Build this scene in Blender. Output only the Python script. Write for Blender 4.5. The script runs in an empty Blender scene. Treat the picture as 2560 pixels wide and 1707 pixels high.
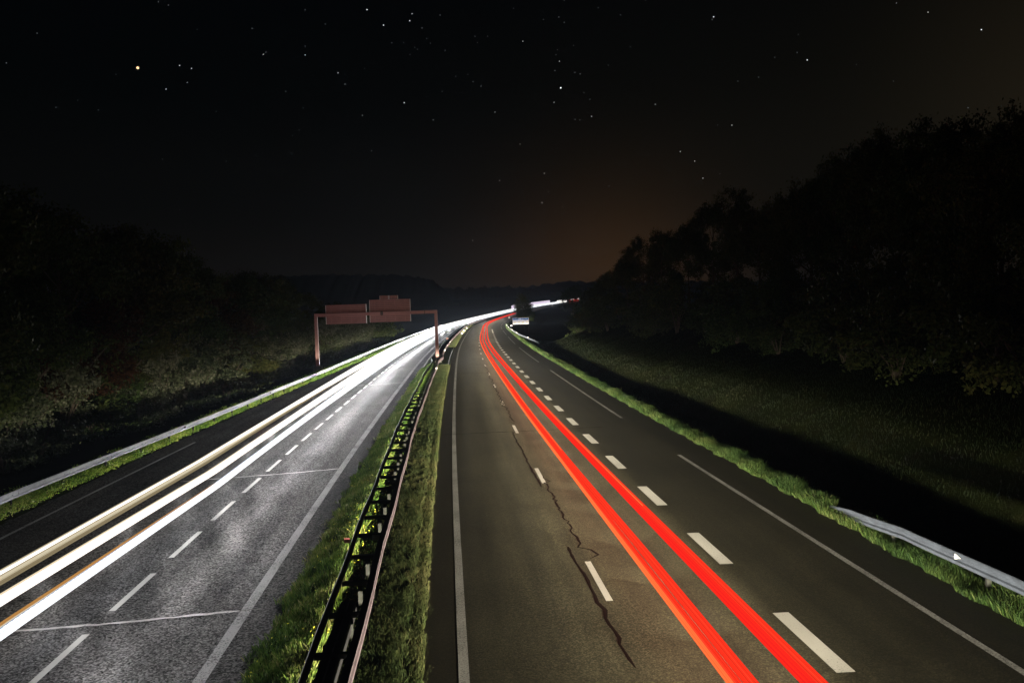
import bpy, math, random
import numpy as np
from mathutils import Vector, Matrix
random.seed(4); rng = np.random.default_rng(11)
scene = bpy.context.scene
COL = scene.collection

# ------------------------------------------------------------------ camera
CAM_H = 6.848
FWD = Vector((0.08108824, 0.99582743, -0.04186193))
RGT = Vector((0.99609486, -0.08243862, -0.03160542))
UPV = Vector((0.03492459, 0.03913562, 0.99862339))
cam_d = bpy.data.cameras.new("camera"); cam = bpy.data.objects.new("camera", cam_d); COL.objects.link(cam)
cam.matrix_world = Matrix(((RGT.x, UPV.x, -FWD.x, 0), (RGT.y, UPV.y, -FWD.y, 0), (RGT.z, UPV.z, -FWD.z, CAM_H), (0, 0, 0, 1)))
cam_d.lens = 29.06; cam_d.sensor_width = 36; cam_d.sensor_fit = 'HORIZONTAL'
cam_d.clip_start = 0.2; cam_d.clip_end = 12000
scene.camera = cam

# ------------------------------------------------------------------ sky (night, faint town glow low on the horizon)
world = bpy.data.worlds.new("World"); scene.world = world; world.use_nodes = True
wt = world.node_tree; wt.nodes.clear()
def wn(t, **k):
    n = wt.nodes.new(t)
    for a, b in k.items(): setattr(n, a, b)
    return n
wo = wn('ShaderNodeOutputWorld'); tc = wn('ShaderNodeTexCoord')
def w_lobe(az, el, k, col):
    """light-pollution dome: a soft lobe of colour around one compass direction"""
    d = (math.sin(az) * math.cos(el), math.cos(az) * math.cos(el), math.sin(el))
    v = wn('ShaderNodeVectorMath', operation='DOT_PRODUCT'); v.inputs[1].default_value = d
    wt.links.new(tc.outputs['Generated'], v.inputs[0])
    a = wn('ShaderNodeMath', operation='SUBTRACT'); a.inputs[1].default_value = 1.0; wt.links.new(v.outputs['Value'], a.inputs[0])
    m = wn('ShaderNodeMath', operation='MULTIPLY'); m.inputs[1].default_value = k; wt.links.new(a.outputs[0], m.inputs[0])
    e = wn('ShaderNodeMath', operation='EXPONENT'); wt.links.new(m.outputs[0], e.inputs[0])
    b = wn('ShaderNodeBackground'); b.inputs['Color'].default_value = (*col, 1); wt.links.new(e.outputs[0], b.inputs['Strength'])
    return b
sep = wn('ShaderNodeSeparateXYZ'); wt.links.new(tc.outputs['Generated'], sep.inputs[0])
ramp = wn('ShaderNodeValToRGB'); wt.links.new(sep.outputs['Z'], ramp.inputs[0])
cr = ramp.color_ramp; cr.interpolation = 'EASE'
cr.elements[0].position = 0.0; cr.elements[0].color = (0.0050, 0.0041, 0.0034, 1)
cr.elements[1].position = 0.42; cr.elements[1].color = (0.0003, 0.0006, 0.0012, 1)
e = cr.elements.new(0.14); e.color = (0.0017, 0.0019, 0.0018, 1)
e = cr.elements.new(0.26); e.color = (0.0006, 0.0010, 0.0012, 1)
bg0 = wn('ShaderNodeBackground'); wt.links.new(ramp.outputs[0], bg0.inputs['Color'])
sky = wn('ShaderNodeTexSky', sky_type='NISHITA', sun_disc=False, sun_elevation=math.radians(-9), sun_rotation=math.radians(40))
bgs = wn('ShaderNodeBackground'); bgs.inputs['Strength'].default_value = 0.004; wt.links.new(sky.outputs[0], bgs.inputs['Color'])
layers = [bg0, bgs, w_lobe(0.20, -0.03, 130, (0.042, 0.0185, 0.0050)), w_lobe(0.72, 0.17, 60, (0.0110, 0.0080, 0.0040)), w_lobe(0.34, 0.02, 22, (0.0030, 0.0024, 0.0013))]
prev = layers[0]
for l in layers[1:]:
    a = wn('ShaderNodeAddShader'); wt.links.new(prev.outputs[0], a.inputs[0]); wt.links.new(l.outputs[0], a.inputs[1]); prev = a
wt.links.new(prev.outputs[0], wo.inputs['Surface'])

vs = scene.view_settings
scene.display_settings.display_device = 'sRGB'
vs.view_transform = 'Standard'; vs.look = 'None'; vs.exposure = 0.0; vs.gamma = 1.0; vs.use_curve_mapping = False
scene.cycles.use_denoising = True
scene.cycles.max_bounces = 6; scene.cycles.diffuse_bounces = 3; scene.cycles.glossy_bounces = 3
scene.cycles.sample_clamp_indirect = 3.0
scene.cycles.caustics_reflective = False; scene.cycles.caustics_refractive = False

# lamp power of the passing vehicles (watts, summed over a long exposure)
P_HEAD = 4600.0    # low beams of the oncoming side
P_SIGN = 62000.0   # added spots, aimed at the service sign to brighten it
P_TAIL = 620.0    # tail lamps of the oncoming side, facing away from us
HAZE = .00018         # density of the thin mist
P_AWAY = 36000.0    # low beams of the departing side, facing away from us

# ------------------------------------------------------------------ road frame
KN = [-30, 0, 45, 70, 90, 110, 130, 150, 170, 190, 210, 240, 280, 330, 400, 1300, 1360, 3400]
KV = [0, 0.00006, .00043, .00013, .0001, .00028, .00038, .00033, .00024, .00011, .00001, .0001, .0005, .00055, .0003, .0003, 0, 0]
SS = np.arange(-30, 3401, 1.0)
TH = np.cumsum(np.interp(SS, KN, KV)); TH -= TH[30]
RX = np.cumsum(np.sin(TH)); RY = np.cumsum(np.cos(TH)); RX += 0.128 - RX[30]; RY -= RY[30]
def zroad(s):
    s = np.asarray(s, float); u = np.clip(s - 300, 0, 400)
    return u * u * (0.019 / 800) + np.clip(s - 700, 0, 1e9) * 0.019
def zsec(t):
    return np.interp(t, [-17.5, -5.23, -4.3, -3.2, 0, 12.2, 13], [-.53, -.393, -.383, -.0, -.0, -.085, -.12])
def P(s, t, z=0.0):
    """road coordinates (along, across, above the carriageway plane) to world"""
    s = np.asarray(s, float); t = np.asarray(t, float)
    a = np.interp(s, SS, TH)
    return np.stack([np.interp(s, SS, RX) + t * np.cos(a), np.interp(s, SS, RY) - t * np.sin(a), zroad(s) + zsec(t) + z + 0 * s], -1)
def PG(s, t, z=0.0):
    """same but above the terrain"""
    p = P(s, t, 0.0); p[..., 2] = terrain(s, t) + z; return p
def inv(X, Y):
    s = np.asarray(Y, float).copy(); t = 0 * s
    for _ in range(6):
        a = np.interp(s, SS, TH); dx = X - np.interp(s, SS, RX); dy = Y - np.interp(s, SS, RY)
        t = dx * np.cos(a) - dy * np.sin(a); s = s + dx * np.sin(a) + dy * np.cos(a)
    return s, t
def tgl(s):   # left asphalt edge tapers in (a merging lane ends)
    return np.interp(s, [-30, 36, 60, 100, 142, 200, 2000], [-17.0, -16.62, -16.05, -14.75, -13.6, -13.4, -13.4])
def trl(s):   # left guardrail line
    return np.interp(s, [-30, 34, 45, 63, 103, 136, 200, 2000], [-18.2, -17.35, -16.8, -16.15, -15.12, -14.8, -14.7, -14.6])
def trr(s):   # right far guardrail line (its near end flares away from the road)
    return np.interp(s, [140, 151.4, 167, 186, 206, 261, 320, 2000], [15.2, 14.53, 13.31, 12.6, 12.3, 12.1, 12.0, 12.0])
_ph = rng.uniform(0, 6.28, (10, 2))
def bumps(x, y):
    r = 0
    for i, (f, am) in enumerate([(.05, .5), (.11, .35), (.23, .2), (.6, .07), (1.3, .035)]):
        r = r + am * np.sin(f * x + _ph[i, 0] + 1.3 * np.sin(f * .7 * y + _ph[i, 1])) * np.cos(f * y * 1.1 + _ph[i + 5, 0])
    return r
def terrain(s, t):
    s = np.asarray(s, float); t = np.asarray(t, float)
    base = zroad(s) + zsec(np.clip(t, -17.5, 12.2))
    near = np.interp(t, [12.2, 13.1, 14.4, 15.3, 17, 24, 33, 60, 400], [-.0, -.12, -1.0, -.8, -.1, 2.6, 5.2, 6.0, 2])
    far = np.interp(t, [12.2, 13.2, 19, 40, 120, 400], [0, -.15, -1.6, -2.4, -2.0, -2])
    k = np.clip((s - 150) / 50, 0, 1); k = k * k * (3 - 2 * k)
    right = np.where(t > 12.2, near * (1 - k) + far * k, 0)
    left = np.where(t < -17.5, np.interp(-t, [17.5, 19, 23, 30, 60, 400], [0, -.1, -.75, -.5, 1.0, 4.0]), 0)
    med = np.where((t > -4.2) & (t < -.8), -.0 + 0.03, 0)
    w = np.clip((t - 13) / 4, 0, 1) + np.clip((-t - 18.5) / 4, 0, 1)
    onroad = ((t >= -.75) & (t <= 12.1)) | ((t <= -4.35) & (t >= tgl(s) + .1))
    return base + right + left + med + w * bumps(s, t) * .5 - np.where(onroad, .06, 0)

# ------------------------------------------------------------------ object helpers
def mesh_obj(name, V, F, mat, parent=None, smooth=False, uv=None, attr=None):
    me = bpy.data.meshes.new(name)
    V = np.asarray(V, np.float32).reshape(-1, 3)
    if isinstance(F, np.ndarray):
        n, k = F.shape
        me.vertices.add(len(V)); me.vertices.foreach_set('co', V.ravel())
        me.loops.add(n * k); me.loops.foreach_set('vertex_index', F.astype(np.int32).ravel())
        me.polygons.add(n); me.polygons.foreach_set('loop_start', np.arange(0, n * k, k, dtype=np.int32))
        me.update(calc_edges=True)
    else:
        me.from_pydata(V.tolist(), [], F); me.update()
    if isinstance(mat, (list, tuple)):
        for m in mat: me.materials.append(m)
    elif mat: me.materials.append(mat)
    if smooth: me.polygons.foreach_set('use_smooth', np.ones(len(me.polygons), bool))
    if uv is not None:
        l = me.uv_layers.new(name='UVMap'); vi = np.empty(len(me.loops), np.int32); me.loops.foreach_get('vertex_index', vi)
        l.data.foreach_set('uv', np.asarray(uv, np.float32)[vi].ravel())
    if attr is not None:
        a = me.attributes.new('tint', 'FLOAT', 'POINT'); a.data.foreach_set('value', np.asarray(attr, np.float32))
    o = bpy.data.objects.new(name, me); COL.objects.link(o)
    if parent:
        o.parent = parent
        if parent.type == 'EMPTY': o.matrix_parent_inverse = Matrix.Translation(-Vector(parent.location))
    return o
def tag(o, label, cat, group=None):
    o['label'] = label; o['category'] = cat
    if group: o['group'] = group
    return o
def structure(o): o['kind'] = 'structure'; return o
def empty(name, loc=(0, 0, 0), label=None, cat=None, group=None):
    o = bpy.data.objects.new(name, None); o.location = loc; COL.objects.link(o); o.empty_display_size = .3
    if label: tag(o, label, cat, group)
    return o
class MB:
    """gathers boxes, tubes and sweeps into one mesh"""
    def __init__(s): s.V = []; s.F = []; s.n = 0
    def add(s, V, F):
        s.V += [tuple(map(float, v)) for v in V]; s.F += [[i + s.n for i in f] for f in F]; s.n += len(V)
    def box(s, c, ax, ay, az):
        c = np.array(c, float); ax, ay, az = (np.array(a, float) for a in (ax, ay, az))
        V = [c + i * ax + j * ay + k * az for i in (-.5, .5) for j in (-.5, .5) for k in (-.5, .5)]
        s.add(V, [(0, 1, 3, 2), (4, 6, 7, 5), (0, 4, 5, 1), (2, 3, 7, 6), (0, 2, 6, 4), (1, 5, 7, 3)])
    def sweep(s, ss, tf, prof, zf=None, closed=True, caps=True):
        """profile [(t,z)...] swept along the road at offsets tf(s)"""
        k = len(prof); V = []; base = s.n
        for si in ss:
            for (a, b) in prof: V.append(P(si, tf(si) + a, 0)); V[-1] = V[-1].copy()
            ref = P(si, tf(si), 0)[2] + (zf(si) if zf else 0)
            for j, (a, b) in enumerate(prof): V[-k + j][2] = ref + b
        F = []
        for i in range(len(ss) - 1):
            for j in range(k if closed else k - 1):
                a = i * k + j; b = i * k + (j + 1) % k; F.append((a, b, b + k, a + k))
        if caps and closed: F.append(tuple(range(k))); F.append(tuple((len(ss) - 1) * k + j for j in reversed(range(k))))
        s.add(V, F)
    def tube(s, pts, rad, n=7):
        pts = [Vector(p) for p in pts]; V = []
        for i, p in enumerate(pts):
            d = (pts[min(i + 1, len(pts) - 1)] - pts[max(i - 1, 0)]).normalized()
            a = d.cross(Vector((.3, .9, .2))).normalized(); b = d.cross(a)
            for j in range(n):
                w = 2 * math.pi * j / n; V.append(p + (a * math.cos(w) + b * math.sin(w)) * rad[i])
        F = [(i * n + j, i * n + (j + 1) % n, (i + 1) * n + (j + 1) % n, (i + 1) * n + j) for i in range(len(pts) - 1) for j in range(n)]
        F += [tuple(range(n)), tuple((len(pts) - 1) * n + j for j in range(n))]
        s.add(V, F)
    def build(s, name, mat, parent=None, smooth=False): return mesh_obj(name, s.V, s.F, mat, parent, smooth)

# ------------------------------------------------------------------ materials
def new_mat(name):
    m = bpy.data.materials.new(name); m.use_nodes = True; nt = m.node_tree
    return m, nt, nt.nodes['Principled BSDF'], nt.nodes['Material Output']
def nd(nt, t, **k):
    n = nt.nodes.new(t)
    for a, b in k.items(): setattr(n, a, b)
    return n
def noise(nt, scale, detail=4, rough=.55, vec=None, dist=0):
    n = nd(nt, 'ShaderNodeTexNoise'); n.inputs['Scale'].default_value = scale; n.inputs['Detail'].default_value = detail; n.inputs['Roughness'].default_value = rough; n.inputs['Distortion'].default_value = dist
    if vec is not None: nt.links.new(vec, n.inputs['Vector'])
    return n
def cramp(nt, src, stops):
    r = nd(nt, 'ShaderNodeValToRGB'); el = r.color_ramp.elements
    while len(el) > 1: el.remove(el[-1])
    for i, (p, c) in enumerate(stops):
        x = el[0] if i == 0 else el.new(p)
        x.position = p; x.color = (*c, 1) if len(c) == 3 else c
    nt.links.new(src, r.inputs[0]); return r
def mixc(nt, a, b, fac, mode='MIX'):
    m = nd(nt, 'ShaderNodeMix', data_type='RGBA', blend_type=mode)
    if isinstance(fac, (int, float)): m.inputs[0].default_value = fac
    else: nt.links.new(fac, m.inputs[0])
    for i, x in ((6, a), (7, b)):
        if isinstance(x, tuple): m.inputs[i].default_value = (*x, 1)
        else: nt.links.new(x, m.inputs[i])
    return m.outputs[2]
def plain(name, col, rough=.6, metal=0., nscale=None, namt=.3, spec=.5):
    m, nt, b, o = new_mat(name); b.inputs['Roughness'].default_value = rough; b.inputs['Metallic'].default_value = metal; b.inputs['Specular IOR Level'].default_value = spec
    if nscale:
        g = nd(nt, 'ShaderNodeNewGeometry'); n = noise(nt, nscale, 5, .6, g.outputs['Position'])
        r = cramp(nt, n.outputs['Fac'], [(.3, tuple(c * (1 - namt) for c in col)), (.7, tuple(min(1, c * (1 + namt)) for c in col))])
        nt.links.new(r.outputs[0], b.inputs['Base Color'])
    else: b.inputs['Base Color'].default_value = (*col, 1)
    return m
def asphalt(name, dark, light, tone_bands, lane_ramp=None, coarse=26.0, spec=.35):
    m, nt, b, o = new_mat(name)
    uv = nd(nt, 'ShaderNodeUVMap'); g = nd(nt, 'ShaderNodeNewGeometry')
    n1 = noise(nt, coarse, 3, .75, g.outputs['Position']); n2 = noise(nt, coarse * 3.1, 2, .6, g.outputs['Position'])
    vo = nd(nt, 'ShaderNodeTexVoronoi'); vo.inputs['Scale'].default_value = coarse * 1.25; nt.links.new(g.outputs['Position'], vo.inputs['Vector'])
    vs_ = nd(nt, 'ShaderNodeSeparateXYZ'); nt.links.new(vo.outputs['Color'], vs_.inputs[0])
    sp = nd(nt, 'ShaderNodeMath', operation='ADD'); nt.links.new(vs_.outputs['X'], sp.inputs[0]); nt.links.new(n1.outputs['Fac'], sp.inputs[1])
    hf = nd(nt, 'ShaderNodeMath', operation='MULTIPLY'); hf.inputs[1].default_value = .5; nt.links.new(sp.outputs[0], hf.inputs[0])
    c = cramp(nt, hf.outputs[0], [(.2, dark), (.5, tuple((d + l) / 3.0 for d, l in zip(dark, light))), (.82, light)]).outputs[0]
    # broad patches, stretched along the road, wheel polish and painted lamp light in tracks
    mp = nd(nt, 'ShaderNodeMapping'); mp.inputs['Scale'].default_value = (1.1, .05, 1); nt.links.new(uv.outputs[0], mp.inputs['Vector'])
    n3 = noise(nt, 1.3, 5, .6, mp.outputs[0])
    c = mixc(nt, c, cramp(nt, n3.outputs['Fac'], [(.3, (.62, .62, .62)), (.7, (1.25, 1.23, 1.18))]).outputs[0], 1.0, 'MULTIPLY')
    n4 = noise(nt, .22, 5, .6, g.outputs['Position'])
    c = mixc(nt, c, cramp(nt, n4.outputs['Fac'], [(.35, (.8, .8, .8)), (.65, (1.12, 1.12, 1.12))]).outputs[0], 1.0, 'MULTIPLY')
    sx = nd(nt, 'ShaderNodeSeparateXYZ'); nt.links.new(uv.outputs[0], sx.inputs[0])
    if tone_bands:
        mr = nd(nt, 'ShaderNodeMapRange'); mr.inputs['From Min'].default_value = tone_bands[0]; mr.inputs['From Max'].default_value = tone_bands[1]; nt.links.new(sx.outputs['X'], mr.inputs['Value'])
        r = cramp(nt, mr.outputs[0], [(p, (v, v, v)) for p, v in tone_bands[2]])
        c = mixc(nt, c, r.outputs[0], 1.0, 'MULTIPLY')
    nt.links.new(c, b.inputs['Base Color'])
    b.inputs['Roughness'].default_value = .62; b.inputs['Specular IOR Level'].default_value = spec
    bp = nd(nt, 'ShaderNodeBump'); bp.inputs['Strength'].default_value = .55; bp.inputs['Distance'].default_value = .012
    nt.links.new(hf.outputs[0], bp.inputs['Height']); nt.links.new(bp.outputs[0], b.inputs['Normal'])
    if spec < .05:   # dry open-textured asphalt: purely matt
        df = nd(nt, 'ShaderNodeBsdfDiffuse'); df.inputs['Roughness'].default_value = .6; nt.links.new(c, df.inputs['Color']); nt.links.new(bp.outputs[0], df.inputs['Normal'])
        gl_ = nd(nt, 'ShaderNodeBsdfGlossy'); gl_.inputs['Roughness'].default_value = .5; nt.links.new(c, gl_.inputs['Color']); nt.links.new(bp.outputs[0], gl_.inputs['Normal'])
        mx = nd(nt, 'ShaderNodeMixShader'); mx.inputs[0].default_value = .45; nt.links.new(df.outputs[0], mx.inputs[1]); nt.links.new(gl_.outputs[0], mx.inputs[2]); nt.links.new(mx.outputs[0], o.inputs['Surface'])
    return m
M = {}
M['road_left'] = asphalt('grey_asphalt', (.008, .008, .0085), (.23, .23, .238), (-17.5, -4.2, [(0, .55), (.12, .6), (.35, .7), (.5, 1.1), (.62, 1.25), (.675, .8), (.77, 1.25), (.85, .75), (.905, .95), (.935, .5), (1, .42)]), coarse=20, spec=.02)
M['road_right'] = asphalt('olive_asphalt', (.012, .0115, .0085), (.058, .053, .034), (-1, 12.2, [(0, .38), (.055, .38), (.09, .62), (.2, 1.0), (.30, 1.7), (.5, 1.75), (.57, 1.5), (.61, .6), (.84, .48), (.9, .40), (1, .34)]), coarse=30, spec=.15)  # middle lanes lightened in the colour: headlamp pool painted into the asphalt
def paint(name, col, wear, matt=False):
    m, nt, b, o = new_mat(name); g = nd(nt, 'ShaderNodeNewGeometry')
    n = noise(nt, 24, 4, .75, g.outputs['Position']); n2 = noise(nt, .6, 3, .5, g.outputs['Position'])
    a = nd(nt, 'ShaderNodeMath', operation='MULTIPLY_ADD'); a.inputs[1].default_value = .35; nt.links.new(n2.outputs['Fac'], a.inputs[0]); nt.links.new(n.outputs['Fac'], a.inputs[2])
    r = cramp(nt, a.outputs[0], [(wear - .08, (.05, .05, .05)), (wear + .06, col)])
    nt.links.new(r.outputs[0], b.inputs['Base Color']); b.inputs['Roughness'].default_value = .6
    bp = nd(nt, 'ShaderNodeBump'); bp.inputs['Strength'].default_value = .4; bp.inputs['Distance'].default_value = .008; nt.links.new(n.outputs['Fac'], bp.inputs['Height']); nt.links.new(bp.outputs[0], b.inputs['Normal'])
    if matt:
        df = nd(nt, 'ShaderNodeBsdfDiffuse'); gl_ = nd(nt, 'ShaderNodeBsdfGlossy'); gl_.inputs['Roughness'].default_value = .5; mx = nd(nt, 'ShaderNodeMixShader'); mx.inputs[0].default_value = .45
        for x in (df, gl_): nt.links.new(r.outputs[0], x.inputs['Color']); nt.links.new(bp.outputs[0], x.inputs['Normal'])
        nt.links.new(df.outputs[0], mx.inputs[1]); nt.links.new(gl_.outputs[0], mx.inputs[2]); nt.links.new(mx.outputs[0], o.inputs['Surface'])
    return m
M['paint'] = paint('road_paint', (.33, .326, .31), .545)
M['paint_worn'] = paint('worn_road_paint', (.20, .20, .20), .66)
M['paint_old'] = paint('old_road_paint', (.24, .24, .245), .63, True)
M['crack'] = plain('crack_filler', (.006, .0016, .0014), .7, spec=.1)
M['seal'] = paint('pale_joint_filler', (.42, .41, .41), .56, True)
M['bar'] = plain('dark_cross_strip', (.022, .018, .014), .7)
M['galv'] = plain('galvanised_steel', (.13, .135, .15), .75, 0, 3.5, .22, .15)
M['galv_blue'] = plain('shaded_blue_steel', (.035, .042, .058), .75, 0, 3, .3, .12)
M['galv_dull'] = plain('weathered_galvanised_steel', (.13, .10, .12), .6, .3, 4, .3)
M['dark_steel'] = plain('dark_steel', (.03, .03, .035), .6, .5, 5, .3)
M['post_steel'] = plain('post_steel', (.018, .019, .018), .95, 0, 8, .35, .03)
M['gantry'] = plain('gantry_red_tint', (.34, .18, .175), .6, 0, 1.2, .12)  # grey steel with the red tail-lamp glow mixed into its base colour
M['gantry_dark'] = plain('gantry_joint', (.06, .055, .05), .6)
M['alu'] = plain('lit_edge_aluminium', (.7, .7, .72), .5)  # side light on the sign edges put into a near-white colour
M['concrete'] = plain('concrete', (.10, .095, .09), .95, 0, 4, .25, 0)
M['sign_blue'] = plain('sign_blue', (.004, .13, .42), .45)
M['sign_white'] = plain('sign_white', (.74, .70, .78), .45)
M['sign_cream'] = plain('sign_cream', (.86, .80, .72), .45)
M['sign_mark'] = plain('sign_pictogram', (.55, .42, .36), .5)
M['sign_pale'] = plain('sign_lettering', (.45, .62, .82), .45)
M['sign_red'] = plain('sign_red', (.62, .18, .12), .45)
M['reflector'] = plain('white_reflector', (.85, .84, .84), .25)
M['red_reflector'] = plain('red_reflector', (.22, .06, .06), .3)
M['mauve_reflector'] = plain('mauve_reflector', (.33, .24, .33), .4)
M['bark'] = plain('bark', (.07, .055, .042), .9, 0, 7, .45)
def leafmat(name, cols, rough=.7, trans=.12):
    m, nt, b, o = new_mat(name)
    at = nd(nt, 'ShaderNodeAttribute', attribute_name='tint'); oi = nd(nt, 'ShaderNodeObjectInfo')
    r = cramp(nt, at.outputs['Fac'], [(i / (len(cols) - 1), c) for i, c in enumerate(cols)])
    h = nd(nt, 'ShaderNodeHueSaturation'); nt.links.new(r.outputs[0], h.inputs['Color'])
    mr = nd(nt, 'ShaderNodeMapRange'); mr.inputs['To Min'].default_value = .465; mr.inputs['To Max'].default_value = .53; nt.links.new(oi.outputs['Random'], mr.inputs['Value']); nt.links.new(mr.outputs[0], h.inputs['Hue'])
    nt.links.new(h.outputs[0], b.inputs['Base Color']); b.inputs['Roughness'].default_value = rough; b.inputs['Specular IOR Level'].default_value = .08
    tr = nd(nt, 'ShaderNodeBsdfTranslucent'); nt.links.new(h.outputs[0], tr.inputs['Color'])
    mx = nd(nt, 'ShaderNodeMixShader'); mx.inputs[0].default_value = trans
    nt.links.new(b.outputs[0], mx.inputs[1]); nt.links.new(tr.outputs[0], mx.inputs[2]); nt.links.new(mx.outputs[0], o.inputs['Surface'])
    return m
M['leaf'] = leafmat('green_leaves', [(.018, .03, .010), (.04, .06, .018), (.075, .085, .028)])
M['leaf_rust'] = leafmat('rusty_leaves', [(.02, .012, .006), (.05, .025, .010), (.055, .042, .014)])
M['leaf_pale'] = leafmat('pale_leaves', [(.03, .04, .02), (.08, .095, .055), (.17, .17, .13)])
M['grass_med'] = leafmat('median_grass', [(.025, .054, .010), (.072, .13, .02), (.14, .17, .038), (.25, .225, .10)])
M['grass_dry'] = leafmat('dry_grass', [(.008, .015, .004), (.018, .025, .007), (.033, .035, .013), (.07, .06, .028)])
M['grass_verge'] = leafmat('verge_grass', [(.005, .012, .003), (.013, .027, .005), (.03, .04, .010), (.062, .058, .027)])
M['weed'] = leafmat('roadside_weeds', [(.03, .08, .012), (.10, .20, .025), (.2, .28, .05), (.32, .32, .13)])
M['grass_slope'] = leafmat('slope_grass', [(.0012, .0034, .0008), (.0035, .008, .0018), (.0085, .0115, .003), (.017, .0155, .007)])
def ground_mat():
    m, nt, b, o = new_mat('soil_and_turf'); g = nd(nt, 'ShaderNodeNewGeometry')
    n = noise(nt, .35, 6, .65, g.outputs['Position']); n2 = noise(nt, 9, 5, .7, g.outputs['Position'])
    c = cramp(nt, n.outputs['Fac'], [(.3, (.010, .0085, .006)), (.5, (.008, .011, .004)), (.7, (.015, .015, .007))]).outputs[0]
    c = mixc(nt, c, cramp(nt, n2.outputs['Fac'], [(.3, (.5, .5, .5)), (.7, (1.5, 1.45, 1.35))]).outputs[0], 1.0, 'MULTIPLY')
    nt.links.new(c, b.inputs['Base Color']); b.inputs['Roughness'].default_value = 1; b.inputs['Specular IOR Level'].default_value = 0
    bp = nd(nt, 'ShaderNodeBump'); bp.inputs['Strength'].default_value = .8; bp.inputs['Distance'].default_value = .05; nt.links.new(n2.outputs['Fac'], bp.inputs['Height']); nt.links.new(bp.outputs[0], b.inputs['Normal'])
    return m
M['ground'] = ground_mat()
M['gravel'] = plain('gravel_soil', (.055, .048, .04), .95, 0, 14, .6, .1)
M['hill'] = plain('wooded_hill', (.035, .042, .03), .95, 0, .02, .4, .05)
def emit(name, col, k, samp=True):
    m = bpy.data.materials.new(name); m.use_nodes = True; nt = m.node_tree; nt.nodes.clear()
    o = nd(nt, 'ShaderNodeOutputMaterial'); e = nd(nt, 'ShaderNodeEmission'); e.inputs['Color'].default_value = (*col, 1); e.inputs['Strength'].default_value = k
    nt.links.new(e.outputs[0], o.inputs['Surface'])
    if not samp: m.cycles.emission_sampling = 'NONE'
    else: m.cycles.emission_sampling = 'FRONT'
    return m
def streaky(name, stops, k, freq=26):
    """lamp light with fine lengthwise lines across the ribbon"""
    m = bpy.data.materials.new(name); m.use_nodes = True; nt = m.node_tree; nt.nodes.clear(); o = nd(nt, 'ShaderNodeOutputMaterial'); e = nd(nt, 'ShaderNodeEmission')
    uv = nd(nt, 'ShaderNodeUVMap'); mp = nd(nt, 'ShaderNodeMapping'); mp.inputs['Scale'].default_value = (freq, .012, 1); nt.links.new(uv.outputs[0], mp.inputs['Vector'])
    n = noise(nt, 1.0, 3, .6, mp.outputs[0]); r = cramp(nt, n.outputs['Fac'], stops); nt.links.new(r.outputs[0], e.inputs['Color']); e.inputs['Strength'].default_value = k
    nt.links.new(e.outputs[0], o.inputs['Surface']); m.cycles.emission_sampling = 'NONE'; return m
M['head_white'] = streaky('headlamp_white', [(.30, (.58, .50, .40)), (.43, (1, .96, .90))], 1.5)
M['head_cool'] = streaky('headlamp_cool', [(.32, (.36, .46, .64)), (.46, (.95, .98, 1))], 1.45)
M['head_blue'] = streaky('headlamp_bluish', [(.35, (.28, .32, .42)), (.6, (.55, .62, .78))], .9)
M['head_cream'] = streaky('headlamp_cream', [(.36, (.40, .32, .19)), (.5, (.72, .62, .42)), (.62, (1, .92, .74))], .92, 40)
M['head_tan'] = streaky('headlamp_tan', [(.35, (.20, .155, .085)), (.6, (.42, .34, .2))], .8)
M['marker_cream'] = streaky('marker_cream', [(.35, (.8, .62, .4)), (.6, (1, .85, .62))], .95)
M['marker_amber'] = streaky('amber_marker', [(.35, (.40, .17, .035)), (.6, (.8, .42, .13))], .75)
M['tail_red'] = streaky('tail_lamp_red', [(.30, (.50, .010, .005)), (.44, (1, .032, .012)), (.56, (1, .036, .014)), (.68, (1, .11, .045))], 1.02, 34)
M['tail_hot'] = streaky('tail_lamp_core', [(.3, (1, .09, .02)), (.6, (1, .20, .055))], 1.1)
M['tail_deep'] = streaky('tail_lamp_deep', [(.35, (.92, .009, .016)), (.6, (1, .03, .010))], 1.02)
def flicker(name, c0, c1, period):
    """pulsed lamp light: short alternating dashes along the ribbon"""
    m = bpy.data.materials.new(name); m.use_nodes = True; nt = m.node_tree; nt.nodes.clear(); o = nd(nt, 'ShaderNodeOutputMaterial'); e = nd(nt, 'ShaderNodeEmission')
    uv = nd(nt, 'ShaderNodeUVMap'); sx = nd(nt, 'ShaderNodeSeparateXYZ'); nt.links.new(uv.outputs[0], sx.inputs[0])
    w = nd(nt, 'ShaderNodeMath', operation='PINGPONG'); w.inputs[1].default_value = period / 2; nt.links.new(sx.outputs['Y'], w.inputs[0])
    d = nd(nt, 'ShaderNodeMath', operation='DIVIDE'); d.inputs[1].default_value = period / 2; nt.links.new(w.outputs[0], d.inputs[0])
    r = cramp(nt, d.outputs[0], [(.35, c0), (.65, c1)]); nt.links.new(r.outputs[0], e.inputs['Color']); nt.links.new(e.outputs[0], o.inputs['Surface']); m.cycles.emission_sampling = 'NONE'; return m
M['flicker_dark'] = flicker('pulsed_grey_lamp', (.14, .14, .15), (.62, .62, .64), .16)
M['flicker_white'] = flicker('pulsed_white_lamp', (.36, .42, .55), (1, 1, 1), .22)
M['thread'] = streaky('pale_red_thread', [(.4, (.30, .16, .13)), (.6, (.42, .3, .26))], .8)
M['violet'] = streaky('violet_lamp', [(.3, (.8, .6, .85)), (.6, (.95, .85, 1))], .95)
M['star'] = emit('star_light', (.85, .92, 1), 1.7, False)
M['star_dim'] = emit('faint_star_light', (.8, .9, 1), .32, False)
M['planet'] = emit('planet_light', (1, .62, .30), 2.2, False)

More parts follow.
